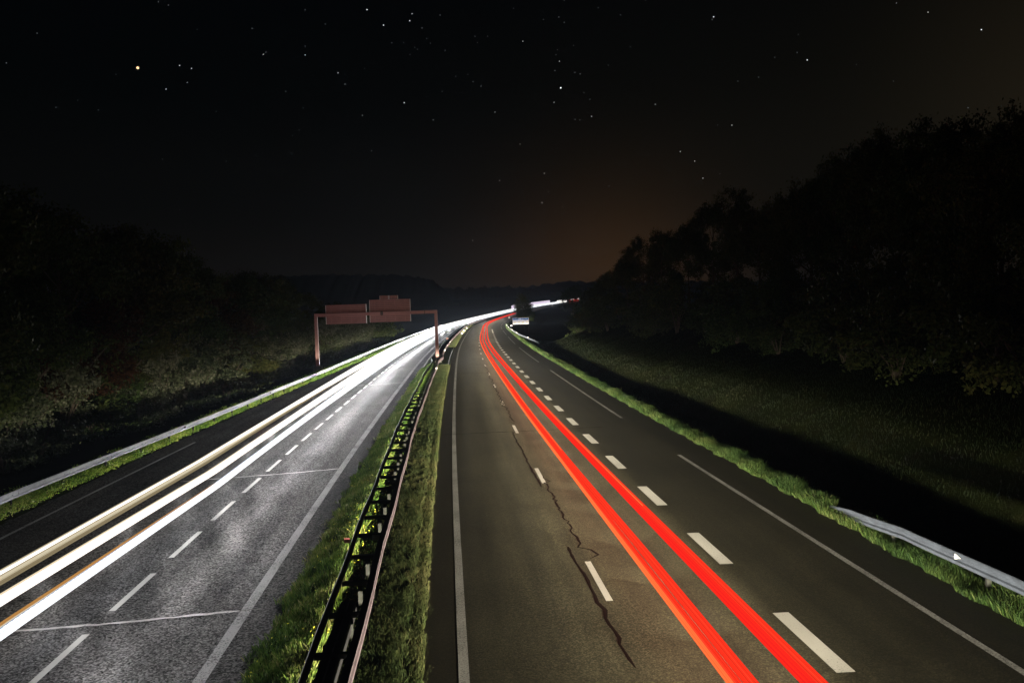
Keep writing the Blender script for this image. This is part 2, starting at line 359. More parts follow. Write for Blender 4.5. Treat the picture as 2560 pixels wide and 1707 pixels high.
# ------------------------------------------------------------------ ground: one sheet
sg = np.concatenate([np.arange(-30, 60, 1.5), np.arange(60, 200, 3.), np.arange(200, 480, 10.), np.arange(480, 1500, 40.), np.arange(1500, 3250, 190.)])
tg = np.concatenate([[-1200, -800, -500, -300, -200, -140], np.arange(-100, -40, 8.), np.arange(-40, -17.4, 1.1), [-17.2, -16.9, -16.6, -16.0, -15.3, -14.6, -13.8, -13.2, -12, -9, -6, -4.75, -4.4, -4.2, -3.9, -3.5, -3.1, -2.5, -1.5, -.85, -.7, 0, 3, 6, 9, 11.6, 12.05, 12.2, 12.6, 13.1, 13.7, 14.3, 14.8, 15.3, 16, 17], np.arange(18, 40, 1.1), np.arange(40, 110, 8.), [130, 180, 260, 400, 700, 1200]])
Sg, Tg = np.meshgrid(sg, tg, indexing='ij')
V = PG(Sg.ravel(), Tg.ravel()); n0, n1 = Sg.shape
idx = np.arange(n0 * n1).reshape(n0, n1)
F = np.stack([idx[:-1, :-1], idx[:-1, 1:], idx[1:, 1:], idx[1:, :-1]], -1).reshape(-1, 4)
structure(mesh_obj('ground', V, F, M['ground'], smooth=True))

# ------------------------------------------------------------------ roads
RS = np.concatenate([np.arange(-25, 340, 3.), np.arange(340, 1400, 12.)])
def strip(name, mat, t0, t1, ss=RS, z=0.0, nt_=2, parent=None):
    V = []; UV = []
    for s in ss:
        a = t0(s) if callable(t0) else t0; b = t1(s) if callable(t1) else t1
        for i in range(nt_):
            t = a + (b - a) * i / (nt_ - 1); V.append(P(s, t, z)); UV.append((t, s))
    F = [(i * nt_ + j, i * nt_ + j + 1, (i + 1) * nt_ + j + 1, (i + 1) * nt_ + j) for i in range(len(ss) - 1) for j in range(nt_ - 1)]
    return mesh_obj(name, V, F, mat, parent, uv=UV)
road_r = structure(strip('road', M['road_right'], -.95, 12.25, nt_=12))
road_l = structure(strip('road', M['road_left'], lambda s: float(tgl(s)) - .1, -4.25, nt_=12))
def marks(name, segs, mat, parent, z=.004):
    """segs: list of (s0, s1, t_centre or function, width)"""
    V = []; F = []
    for s0, s1, tc_, w in segs:
        k = max(1, int((s1 - s0) / 4) + 1); b = len(V)
        for i in range(k + 1):
            s = s0 + (s1 - s0) * i / k; t = tc_(s) if callable(tc_) else tc_
            V += [P(s, t - w / 2, z), P(s, t + w / 2, z)]
        F += [(b + 2 * i, b + 2 * i + 1, b + 2 * i + 3, b + 2 * i + 2) for i in range(k)]
    o = mesh_obj(name, V, F, mat, parent); return structure(o)
marks('edge_line', [(-20, 900, 0, .20)], M['paint_worn'], road_r)
marks('lane_dashes', [(18.67 + 13 * k, 18.67 + 13 * k + 3, 3.45, .16) for k in range(-2, 45)], M['paint'], road_r)
marks('broad_lane_dashes', [(14.4 + 6.5 * k, 14.4 + 6.5 * k + 3, 7.0, .36) for k in range(-5, 32)] + [(222 + .0, 262, 7.0, .3)], M['paint'], road_r)
marks('shoulder_line', [(-6, 36.5, 10.13, .17)] + [(49.2 + 52 * k, 88.2 + 52 * k, 10.13, .17) for k in range(0, 12)], M['paint_worn'], road_r)
marks('edge_line', [(-20, 900, -5.23, .30)], M['paint_old'], road_l)
marks('lane_dashes', [(16.7 + 4.44 * k, 16.7 + 4.44 * k + 2.95, -8.69, .17) for k in range(-5, 80)], M['paint'], road_l)
marks('shoulder_line', [(-10, 49.5, lambda s: -15.55 + .018 * max(0, s - 30), .15)], M['paint_worn'], road_l)
def crackline(name, pts, w, mat, parent, jit=.03, step=.12, z=.006):
    pts = np.array(pts, float); out = []
    for a, b in zip(pts[:-1], pts[1:]):
        n = max(1, int(np.hypot(*(b - a)) / step))
        for i in range(n): out.append(a + (b - a) * i / n + rng.normal(0, jit, 2) * (0 if i == 0 else 1))
    out.append(pts[-1]); out = np.array(out); V = []
    for i, p_ in enumerate(out):
        d = out[min(i + 1, len(out) - 1)] - out[max(i - 1, 0)]; d = d / (np.hypot(*d) + 1e-9)
        ww = w * rng.uniform(.6, 1.25) * (.4 if i in (0, len(out) - 1) else 1)
        nrm = np.array([-d[1], d[0]]) * ww / 2
        V += [P(*(p_ + nrm), z), P(*(p_ - nrm), z)]
    F = [(2 * i, 2 * i + 1, 2 * i + 3, 2 * i + 2) for i in range(len(out) - 1)]
    return structure(mesh_obj(name, V, F, mat, parent))
crackline('crack', [(23.1, 3.13), (21.6, 3.12), (20.4, 3.19), (19.1, 3.18), (18.6, 3.14), (18.1, 3.24), (17.6, 3.15), (16.5, 3.22), (16.2, 3.16), (15.1, 3.23)], .085, M['crack'], road_r, .01, .3)
zig = [(21.9, 3.55), (22.2, 3.84), (22.7, 3.72), (23.0, 3.40)]
s_ = 23.0
while s_ < 31.6: s_ += rng.uniform(.18, .42); zig.append((s_, 3.50 + rng.uniform(-.07, .07)))
zig += [(31.9, 3.72), (32.6, 3.52), (32.9, 3.56)]
crackline('crack', zig, .065, M['crack'], road_r, .006, .5, .007)
crackline('crack', [(31.0, 3.26), (32.0, 3.28), (33.6, 3.26), (36, 3.22), (39, 3.27), (42, 3.2), (45.2, 3.2)], .08, M['crack'], road_r, .02, .4)
zig = [(49.0, 3.62)]
s_ = 49.0
while s_ < 100: s_ += rng.uniform(.4, .9); zig.append((s_, 3.42 + rng.uniform(-.13, .13) + (.15 if s_ < 56 else 0)))
crackline('crack', zig, .09, M['crack'], road_r, .02, .8, .007)
crackline('crack', [(45.0, -.9), (45.1, 1), (45.2, 3.3), (45.5, 6), (45.9, 8.7)], .12, M['crack'], road_r, .03, .3, .008)
crackline('crack', [(87.2, .1), (87.4, 1.8), (86.9, 3.2)], .2, M['crack'], road_r, .03, .3, .008)
crackline('cross_strip', [(105.2, 1.45), (104.6, 4), (104.3, 7.45)], .75, M['bar'], road_r, .0, .6, .008)  # plain dark strip across the lanes
crackline('cross_strip', [(20.15, -12.3), (20.2, -10.4), (20.28, -7.9), (20.5, -5.4)], .12, M['seal'], road_l, .022, .25, .007)  # sealed joints across the left carriageway
crackline('cross_strip', [(20.5, -5.4), (20.6, -4.4)], .05, M['bar'], road_l, .016, .25, .007)
crackline('cross_strip', [(37.6, -12.2), (37.9, -9.6), (38.2, -7.2), (38.6, -5.3)], .13, M['seal'], road_l, .015, .3, .007)
crackline('cross_strip', [(82, -12.2), (82.4, -7.4), (83.4, -5.0)], .22, M['seal'], road_l, .015, .3, .007)
crackline('crack', [(40.0, -16.2), (38.9, -14.8), (38.0, -13.2), (37.8, -12.2)], .06, M['crack'], road_l, .03, .3, .008)
crackline('crack', [(30.0, -16.4), (31.2, -15.2), (33, -14.2), (36, -13.2)], .05, M['crack'], road_l, .04, .3, .008)
# bare gravelly stretches of the central reserve
GAPS = [(101, 147), (178, 3000)]
structure(strip('gravel_strip', M['gravel'], -4.2, -.95, np.arange(100.5, 900, 4.), .045))

# ------------------------------------------------------------------ light of the passing vehicles
def streak(name, parent, s0, s1, tf, z, w, h, mat):
    """glowing ribbon of lamp light: a flattened tube along the lane at lamp height"""
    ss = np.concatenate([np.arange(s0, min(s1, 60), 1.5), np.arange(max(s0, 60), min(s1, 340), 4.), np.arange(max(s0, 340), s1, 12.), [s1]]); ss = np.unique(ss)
    t = tf(ss); ww = (w if np.isscalar(w) else np.interp(ss, w[0], w[1])) * np.interp(ss, [0, 150, 1200], [1, 1, 2.2]) / 2; hh = h * np.interp(ss, [0, 60, 150, 400, 700, 1200], [1, 1.2, 4.5, 13, 20, 20] if s1 > 900 else [1, 1, 1.2, 1.6, 2.2, 3]) / 2  # far ribbons swell in width and height, overexposed bloom built into the shape
    ref = P(ss, t * 0 + t.mean(), 0)[:, 2] + z
    prof = [(math.copysign(abs(math.cos(a)) ** .6, math.cos(a)), math.copysign(abs(math.sin(a)) ** .6, math.sin(a))) for a in np.arange(10) * math.pi / 5 + .31]
    k = len(prof); V = []; U = []
    for j, (a, c) in enumerate(prof):
        q = P(ss, t + a * ww, 0); q[:, 2] = ref + c * hh; V.append(q); U.append(np.stack([np.full(len(ss), j / k if j <= k / 2 else 1 - j / k), ss], -1))
    V = np.stack(V, 1).reshape(-1, 3); U = np.stack(U, 1).reshape(-1, 2)
    F = [(i * k + j, i * k + (j + 1) % k, (i + 1) * k + (j + 1) % k, (i + 1) * k + j) for i in range(len(ss) - 1) for j in range(k)] + [tuple(range(k)), tuple((len(ss) - 1) * k + j for j in reversed(range(k)))]
    return mesh_obj(name, V, F, mat, parent, smooth=True, uv=U)
def beam(parent, name, s, t, z, power, col, ahead, pattern='low', cone=150):
    """one vehicle lamp at an instant of its passage, or an added sign spot; low beams have the usual flat pattern with little light straight down"""
    d = bpy.data.lights.new(name, 'SPOT'); d.energy = power; d.color = col; d.spot_size = math.radians(cone); d.spot_blend = .85; d.shadow_soft_size = .12
    o = bpy.data.objects.new(name, d); COL.objects.link(o)
    p = Vector(P(s, t, 0)); p.z = float(P(s, t, 0)[2]) + z
    q = Vector(P(s + ahead * 10, t, 0)) - Vector(P(s, t, 0)); q.z = 0
    o.rotation_euler = q.to_track_quat('-Z', 'Y').to_euler(); o.location = p
    o.parent = parent; o.matrix_parent_inverse = Matrix.Translation(-Vector(parent.location))
    if pattern == 'low':
        d.use_nodes = True; nt = d.node_tree; em = nt.nodes['Emission']; g = nt.nodes.new('ShaderNodeNewGeometry'); sx = nt.nodes.new('ShaderNodeSeparateXYZ'); nt.links.new(g.outputs['Incoming'], sx.inputs[0])
        mr = nt.nodes.new('ShaderNodeMapRange'); mr.inputs['From Min'].default_value = -.5; mr.inputs['From Max'].default_value = .5; nt.links.new(sx.outputs['Z'], mr.inputs['Value'])
        r = nt.nodes.new('ShaderNodeValToRGB'); el = r.color_ramp.elements
        stops = LOWBEAM
        el[0].position, v = stops[0]; el[0].color = (v, v, v, 1)
        el[1].position, v = stops[-1]; el[1].color = (v, v, v, 1)
        for p_, v in stops[1:-1]: x = el.new(p_); x.color = (v, v, v, 1)
        nt.links.new(mr.outputs[0], r.inputs[0]); nt.links.new(r.outputs[0], em.inputs['Strength'])
    return o
# beam pattern against direction: 0 = 30 deg one way, .5 = level, 1 = 30 deg the other way
LOWBEAM = [(0.0, .008), (.28, .025), (.37, .14), (.43, .55), (.47, 1.0), (.5, 1.0), (.52, .40), (.545, .13), (.585, .03), (.64, .004), (1.0, .0008)]
I = lambda *kv: (lambda s: np.interp(s, [k for k, v in kv], [v for k, v in kv]))
A1 = I((0, 4.20), (12, 4.26), (33, 4.24), (150, 3.72), (178, 3.74), (228, 4.06), (400, 4.2)); A2 = I((0, 5.44), (33, 5.34), (150, 4.68), (178, 4.75), (228, 5.1), (400, 5.3))
B1 = I((0, 4.52), (20, 4.55), (33, 4.45), (150, 4.16), (178, 4.26), (228, 4.4), (400, 4.5)); B2 = I((0, 5.64), (33, 5.52), (150, 5.22), (178, 5.30), (228, 5.45), (400, 5.6))
ta = empty('light_trail', P(30, 4.8), 'red and orange tail lamp trail, left of the two that part on the bend', 'light trail', 'red tail lamp trails')
streak('taillight_streak', ta, 4, 560, A1, .80, .20, .17, M['tail_red'])
streak('taillight_streak', ta, 4, 560, A2, .80, .16, .17, M['tail_deep'])
streak('amber_streak', ta, 4, 560, lambda s: A1(s) - .085, .83, .06, .13, M['tail_hot'])
tb = empty('light_trail', P(30, 5.2), 'red and orange tail lamp trail, right of the two that part on the bend', 'light trail', 'red tail lamp trails')
streak('taillight_streak', tb, 4, 560, B1, .78, .20, .16, M['tail_red'])
streak('taillight_streak', tb, 4, 560, B2, .78, .20, .17, M['tail_red'])
streak('amber_streak', tb, 24, 560, lambda s: B2(s) - .02, .825, .045, .10, M['tail_hot'])
streak('amber_streak', tb, 34, 560, lambda s: B1(s) + .02, .815, .05, .10, M['tail_hot'])
streak('red_thread', tb, 30, 62, lambda s: .5 * (A1(s) + A2(s)) - .12, .62, .03, .03, M['thread'])
for i, s in enumerate(np.concatenate([np.arange(-9, 160, 3.5), np.arange(160, 420, 14.)])): beam((ta, tb)[i % 2], 'headlamp', s, float(A1(s) + A2(s)) / 2, .68, P_AWAY * (1 if s < 160 else 4.5), (1, .90, .66), 1, 'low', 105)

for i, s in enumerate((140, 170, 200)): sign_spot = beam((ta, tb)[i % 2], 'headlamp', s, 4.9, .95, P_SIGN, (.95, .95, 1), 1, None, 13); sign_spot.rotation_euler = (Vector(P(276, 16.6, 2.1)) - Vector(sign_spot.location)).to_track_quat('-Z', 'Y').to_euler()  # added spots, no vehicle's lamps; they stand in for the sign's retroreflection

OFF = lambda s: float(np.interp(s, [0, 40, 70, 100, 180, 400, 1200], [.2, .27, .5, .75, 1.1, 1.4, 2.3]))   # lamps sit beside the ribbons
W1 = I((0, -12.25), (22, -12.05), (38, -11.6), (100, -11.7), (1300, -11.7)); W2 = I((0, -11.2), (20, -10.95), (36, -10.25), (100, -10.35), (1300, -10.35))
W3 = I((0, -9.95), (18, -9.8), (33, -9.3), (100, -9.35), (1300, -9.35)); WA = I((0, -10.25), (19, -10.13), (34, -9.45), (100, -9.5), (1300, -9.5))
tw = empty('light_trail', P(30, -11.8), 'cream-edged white headlamp trail, nearest to the left guardrail', 'light trail', 'white headlamp trails')
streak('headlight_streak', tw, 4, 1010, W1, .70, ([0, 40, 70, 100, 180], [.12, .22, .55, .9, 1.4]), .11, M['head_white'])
streak('cream_streak', tw, 4, 400, lambda s: W1(s) + .15, .66, .16, .12, M['head_cream'])
streak('tan_streak', tw, 4, 200, lambda s: W1(s) + .26, .62, .10, .10, M['head_tan'])
streak('tan_streak', tw, 4, 120, lambda s: W1(s) + .11, .735, .022, .02, M['head_tan'])
streak('tan_streak', tw, 4, 120, lambda s: W1(s) - .20, .70, .06, .06, M['head_tan'])
streak('cream_streak', tw, 4, 300, lambda s: W1(s) - .13, .69, .12, .10, M['head_cream'])
tv = empty('light_trail', P(30, -10.2), 'bright white double headlamp trail with an amber line between its two bands', 'light trail', 'white headlamp trails')
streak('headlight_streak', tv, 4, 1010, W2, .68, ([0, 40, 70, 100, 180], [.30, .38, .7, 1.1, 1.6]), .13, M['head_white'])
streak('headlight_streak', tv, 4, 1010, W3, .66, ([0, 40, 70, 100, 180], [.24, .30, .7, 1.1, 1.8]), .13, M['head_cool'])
streak('blue_streak', tv, 4, 60, lambda s: W3(s) - .17, .64, .14, .09, M['head_blue'])
streak('pulsed_streak', tv, 4, 46, lambda s: W2(s) - .07, .735, .03, .03, M['flicker_dark'])
streak('pulsed_streak', tv, 4, 46, lambda s: W3(s) - .15, .685, .03, .03, M['flicker_white'])
streak('dim_thread', tv, 4, 46, lambda s: W3(s) + .05, .728, .014, .012, M['head_blue'])
streak('amber_streak', tv, 4, 150, WA, .66, .09, .05, M['marker_amber'])
streak('cream_streak', tv, 4, 150, lambda s: WA(s) + .1, .64, .09, .05, M['head_cream'])
streak('cream_streak', tv, 4, 300, lambda s: W2(s) - .2, .70, .07, .09, M['marker_cream'])
for i, s in enumerate(np.concatenate([np.arange(11, 110, 2.), np.arange(110, 200, 4.), np.arange(200, 420, 12.), np.arange(420, 1000, 60.)])): beam((tw, tv)[i % 2], 'headlamp', s, (float(W3(s)) + OFF(s), float(W1(s)) - OFF(s), float(W3(s)) + OFF(s))[i % 3], .66, P_HEAD * (.5 if s < 110 else 1) * float(np.interp(s, [12, 40, 100, 200, 201, 420, 421, 1000], [1, 1.15, 2.8, 3.2, 8, 9, 13, 13])), (1, .97, .95), -1)
for i, s in enumerate((50, 66, 80, 92)): beam((tw, tv)[i % 2], 'tail_lamp', s, (-10.3, -11.6)[i % 2], .8, P_TAIL, (1, .17, .14), 1, None, 120)
th = empty('light_trail', P(800, -9), 'thin pale violet lamp trail riding above the far white band', 'light trail')
streak('lamp_streak', th, 690, 960, I((0, -10.4), (2000, -10.4)), 3.3, .4, .14, M['violet'])
for i, (a_, b_, t_) in enumerate(((1016, 1052, -10.5), (1064, 1082, -10.2), (1118, 1138, -10.5), (1166, 1184, -10.4))):
    tz = empty('light_trail', P(a_, t_), ('longest of the short white lamp dashes at the far right end of the light band', 'small white lamp dash, second after the far white band breaks up', 'small white lamp dash, third after the far white band breaks up', 'last white lamp dash, beside the trees at the far right end of the light band')[i], 'light trail', 'short far lamp dashes')
    streak('headlight_streak', tz, a_, b_, I((0, t_), (2000, t_)), .7, .6, .26, M['head_white'])
    if i < 3: streak('taillight_streak', tz, a_ + 3, b_ + 9, I((0, 4.6), (2000, 4.6)), 1.4, .4, .16, M['tail_red'])

# ------------------------------------------------------------------ guardrails
def wbeam(side, depth=.075, h=.31):
    """closed W section, face turned to +t (side=1) or -t (side=-1)"""
    z = [0, .02, .085, .11, .155, .20, .225, .29, .31]; d = [.02, .0, .0, .055, .07, .055, 0, 0, .02]
    f = [(side * (depth - x), zz_) for x, zz_ in zip(d, z)]; bk = [(side * (depth - x) - side * .012, zz_) for x, zz_ in zip(d, z)]
    return f + bk[::-1]
rail = empty('guardrail', P(30, -2.45), 'double-sided ladder-like steel guardrail along the central grass strip', 'guardrail')
ssr = np.concatenate([np.arange(2, 60, 2.), np.arange(60, 130, 1.5), np.arange(130, 340, 5.), np.arange(340, 700, 20.)])
flare = lambda s: .28 * math.exp(-((s - 106.5) / 5.0) ** 2) - .12 * math.exp(-((s - 97) / 4.5) ** 2)
wig = lambda s: .02 * math.sin(s * .7) + .03 * math.sin(s * .21 + 1) * min(1, s / 60)
tl_ = lambda s: float(np.interp(s, [0, 14, 35, 55, 100, 700], [-2.62, -2.69, -2.86, -2.92, -2.86, -2.8])) - flare(s) + wig(s)
tr_ = lambda s: float(np.interp(s, [0, 14, 35, 55, 100, 700], [-1.95, -1.99, -2.08, -2.12, -2.03, -1.95])) + flare(s) + wig(s + 3)
zw = lambda s: .03 * math.sin(s * .33) * (1 if s > 45 else .2)
m = MB(); m.sweep(ssr, lambda s: tl_(s), [(a, b + .44) for a, b in wbeam(-1)], zw); m.build('rail', M['galv'], rail)
m = MB(); m.sweep(ssr, lambda s: tr_(s), [(a, b + .44) for a, b in wbeam(1)] , zw); m.build('rail', M['galv_dull'], rail)
m = MB(); m.sweep(ssr[ssr < 340], lambda s: tr_(s) + .02, [(-.08, .75), (.07, .752), (.07, .765), (-.08, .765)], zw); m.build('rail_cap', M['galv_dull'], rail)
fr = lambda s, dt=0: (np.array(P(s, 1, 0)) - np.array(P(s, 0, 0)), np.array(P(s + .5, 0, 0)) - np.array(P(s - .5, 0, 0)))
rest_r = MB(); rest_p = MB()
k = 0
for i, s in enumerate(np.arange(9.0, 330, 2.0)):
    ax, ay = fr(s); ax = ax * np.array([1, 1, 0]); c = P(s, (tl_(s) + tr_(s)) / 2, 0); c[2] = P(s, -2, 0)[2] + .63 + zw(s)
    mm = MB() if k < 95 else rest_r
    mm.box(c, ax * (tr_(s) - tl_(s) - .05), ay * .10, (0, 0, .10))
    if k < 95: mm.build('spacer', M['dark_steel'], rail)
    mp_ = MB() if k < 95 else rest_p
    c2 = c.copy(); c2[2] -= .33
    if i % 4 != 3:
        for a_, b_ in ((0, .012), (-.045, .05), (.045, .05)):
            mp_.box(c2 + ax * (a_ + .08) + ay * (0.03 if a_ else 0), ax * (.09 if a_ == 0 else .012), ay * b_, (0, 0, .62))
        if k < 95: mp_.build('post', M['post_steel'], rail)
    k += 1
o = rest_r.build('spacer', M['dark_steel'], rail); o['kind'] = 'stuff'
o = rest_p.build('post', M['post_steel'], rail); o['kind'] = 'stuff'
m = MB(); m.sweep(np.arange(3, 18.4, 1.5), lambda s: -2.43, [(-.17, .30), (-.15, .56), (.02, .60), (.15, .56), (.17, .30), (.1, .28), (-.1, .28)]); m.build('channel_beam', M['dark_steel'], rail)
m = MB(); m.sweep(np.arange(3, 18.4, 1.5), lambda s: -2.40, [(-.012, .605), (.012, .605), (.012, .625), (-.012, .625)]); m.build('beam_flange', M['galv_dull'], rail)
def refl(s, t, z, mat, w=.10, h=.12, parent=rail, name='reflector'):
    mm = MB(); ax, ay = fr(s); c = P(s, t, 0); c[2] = P(s, -2 if -4 < t < 0 else t, 0)[2] + z
    mm.box(c, ax * [1, 1, 0] * w, ay * .03, (0, 0, h)); mm.box(c + ay * .06 - np.array([0, 0, h * .2]), ax * [1, 1, 0] * w * .35, ay * .1, (0, 0, h * .3)); return mm.build(name, mat, parent)
refl(22.2, -2.95, .74, M['red_reflector'], .16, .13)
refl(22.9, -2.24, .58, M['mauve_reflector'], .22, .16)
for s in (85, 122, 138, 152): refl(s, tr_(s) + .12, .80, M['reflector'], .14, .16)
refl(166, tl_(166) - .05, .85, M['red_reflector'], .45, .28)
for s in (208, 232, 262): refl(s, -1.0, .6, M['reflector'], .3, .3)

gl = empty('guardrail', P(50, -17), 'long steel W-beam guardrail on posts between the left shoulder and the wood', 'guardrail')
ss_ = np.concatenate([np.arange(6, 200, 4.), np.arange(200, 420, 12.)])
TL = lambda s: float(trl(s))
zf_ = lambda s: .012 * math.sin(s * .19)
m = MB(); m.sweep(ss_, TL, [(a, b + .46) for a, b in wbeam(1)], zf_); m.build('rail', M['galv'], gl)
k = 0; rest = MB()
for i, s in enumerate(np.arange(17.6, 404, 4.0)):
    ax, ay = fr(s); ax = ax * [1, 1, 0]; c = P(s, TL(s) - .10, 0)
    mm = MB() if k < 50 else rest
    mm.box(c + [0, 0, .28], ax * .10, ay * .012, (0, 0, .9)); mm.box(c + [0, 0, .28] + ax * .05 + ay * .03, ax * .012, ay * .06, (0, 0, .9)); mm.box(c + [0, 0, .60] + ax * .06, ax * .10, ay * .10, (0, 0, .2))
    if k < 50: mm.build('post', M['post_steel'], gl)
    k += 1
    if s < 90:
        b = MB(); c = P(s + .35, TL(s), 0)
        for dz in (.52, .61, .70): b.box(c + [0, 0, dz] + ax * .07, ax * .02, ay * .03, (0, 0, .03))
        b.box(c + [0, 0, .615] + ax * .066, ax * .004, ay * .012, (0, 0, .30)); b.build('joint', M['dark_steel'], gl)
o = rest.build('post', M['post_steel'], gl); o['kind'] = 'stuff'
for s in (51.7, 72, 92, 112): refl(s, TL(s) + .10, .64, M['gantry_dark'], .12, .12, gl)

gr = empty('guardrail', P(20, 11.8), 'bluish steel guardrail sunk into the tall grass at the lower right', 'guardrail')
sz = lambda s: float(np.interp(s, [4, 17, 21, 24.2, 26.2], [.0, .0, -.06, -.34, -.66]))
st_ = lambda s: float(np.interp(s, [4, 16.5, 20, 23, 26.2], [12.05, 12.0, 11.92, 11.95, 12.2]))
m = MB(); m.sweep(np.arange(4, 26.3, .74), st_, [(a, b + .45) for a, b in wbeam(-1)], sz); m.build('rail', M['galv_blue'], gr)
for s in np.arange(5.8, 24, 4.0):
    mm = MB(); ax, ay = fr(s); c = P(s, st_(s) + .12, 0); mm.box(c + [0, 0, .2 + sz(s)], ax * [1, 1, 0] * .11, ay * .06, (0, 0, .9)); mm.build('post', M['post_steel'], gr)
mm = MB(); c = P(18.55, st_(18.55) - .10, 0) + np.array([0, 0, .64]); ax, ay = fr(18.55)
tri = []
for dt in (0, -.02):
    for ds_, dz in ((.12, .065), (.12, -.065), (-.10, 0)):
        q_ = P(18.55 + ds_, st_(18.55) - .105 + dt, 0); q_[2] = c[2] + dz; tri.append(q_)
mm.add(tri, [(0, 1, 2), (3, 5, 4), (0, 3, 4, 1), (1, 4, 5, 2), (2, 5, 3, 0)]); mm.build('reflector', M['reflector'], gr)

gf = empty('guardrail', P(170, 13), 'distant steel guardrail curving away on the right, its near end flared off the road', 'guardrail')
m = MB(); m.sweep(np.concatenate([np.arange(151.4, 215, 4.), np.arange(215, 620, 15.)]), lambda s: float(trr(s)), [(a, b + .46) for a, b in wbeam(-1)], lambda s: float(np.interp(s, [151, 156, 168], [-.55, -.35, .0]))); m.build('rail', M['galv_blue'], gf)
for s in np.arange(158, 330, 4.0):
    mm = MB(); ax, ay = fr(s); t = float(trr(s)) + .1; c = P(s, t, 0); mm.box(c + [0, 0, .05], ax * [1, 1, 0] * .11, ay * .06, (0, 0, 1.3)); mm.build('post', M['post_steel'], gf)
for s in (166, 196, 222, 250, 280): refl(s, float(trr(s)) - .12, .78, M['reflector'], .16, .16, gf)

# ------------------------------------------------------------------ sign gantry, seen from the back
gs = 106.2
g = empty('sign_gantry', P(gs, -10), 'red-lit overhead sign gantry on two square posts, sign backs toward us', 'sign gantry')
AX, AY = fr(gs); AX = AX * [1, 1, 0]; AX /= np.linalg.norm(AX); AY = AY * [1, 1, 0]; AY /= np.linalg.norm(AY)
G0 = np.array(P(gs, 0, 0)) * [1, 1, 0]
def gp(t, d, z): return G0 + AX * t + AY * d + np.array([0, 0, z])
def gbox(mm, t0, t1, d0, d1, z0, z1): mm.box(gp((t0 + t1) / 2, (d0 + d1) / 2, (z0 + z1) / 2), AX * (t1 - t0), AY * (d1 - d0), (0, 0, z1 - z0))
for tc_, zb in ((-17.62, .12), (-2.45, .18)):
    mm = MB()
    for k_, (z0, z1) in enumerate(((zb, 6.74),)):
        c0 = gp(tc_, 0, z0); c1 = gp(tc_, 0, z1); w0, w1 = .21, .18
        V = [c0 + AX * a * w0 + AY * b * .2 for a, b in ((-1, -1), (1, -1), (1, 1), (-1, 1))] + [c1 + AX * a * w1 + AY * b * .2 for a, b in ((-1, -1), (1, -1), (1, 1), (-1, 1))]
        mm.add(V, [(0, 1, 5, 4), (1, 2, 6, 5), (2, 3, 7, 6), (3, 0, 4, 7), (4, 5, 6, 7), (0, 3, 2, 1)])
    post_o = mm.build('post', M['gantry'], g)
    mm = MB(); gbox(mm, tc_ - .34, tc_ + .34, -.34, .34, zb - .03, zb); 
    for a in (-.27, .27):
        for b in (-.27, .27): gbox(mm, tc_ + a - .03, tc_ + a + .03, b - .03, b + .03, zb + .001, zb + .06)
    mm.build('base_plate', M['gantry_dark'], post_o)
    mm = MB(); gbox(mm, tc_ - .5, tc_ + .5, -.5, .5, -1.0, zb - .031); mm.build('plinth', M['concrete'], g)
mm = MB(); gbox(mm, -17.43, -2.64, -.17, .17, 6.33, 6.73); crossbeam = mm.build('beam', M['gantry'], g)
mm = MB()
for tt in (-9.3,): gbox(mm, tt - .18, tt + .18, -.185, .185, 6.315, 6.745); gbox(mm, tt - .05, tt + .05, -.2, .2, 6.27, 6.79)
mm.build('splice_joint', M['gantry_dark'], crossbeam)
mm = MB(); gbox(mm, -3.9, -3.8, -.2, .2, 6.27, 6.79)
for zz_ in (6.26, 6.80): gbox(mm, -3.90, -3.80, -.06, .06, zz_ - .03, zz_ + .03)
mm.build('bolt_flange', M['gantry_dark'], crossbeam)
def panel(t0, t1, z0, z1, rows, name='sign_panel'):
    """back of an aluminium sign: stacked planks with narrow grooves, edge returns and vertical stiffeners"""
    mm = MB(); d0, d1 = .22, .28; hgt = (z1 - z0) / rows
    bk = MB(); gbox(bk, t0, t1, d1, d1 + .02, z0, z1)
    for i in range(rows): gbox(mm, t0 + .02, t1 - .02, d0 + .02, d1 - .002, z0 + i * hgt + .022, z0 + (i + 1) * hgt - .022)
    o = mm.build(name, M['gantry'], g); bk.build('backing_sheet', M['gantry_dark'], o)
    mm = MB(); gbox(mm, t1 + .001, t1 + .05, d0 - .12, d1 + .10, z0, z1); gbox(mm, t0 - .05, t0 - .001, d0 - .05, d1 + .03, z0, z1); mm.build('edge_return', M['alu'], o)
    mm = MB(); n = max(2, int((t1 - t0) / 1.25))
    for i in range(n):
        tt = t0 + (t1 - t0) * (i + .5) / n; gbox(mm, tt - .035, tt + .035, d0 - .05, d0 - .013, z0 + .05, z1 - .05)
    mm.build('stiffener', M['gantry'], o); return o
panel(-16.36, -11.32, 5.35, 7.80, 10)
panel(-10.82, -5.72, 5.42, 8.30, 12)
panel(-9.48, -8.46, 8.33, 8.80, 3, 'top_panel'); panel(-8.30, -7.26, 8.33, 8.80, 3, 'top_panel')

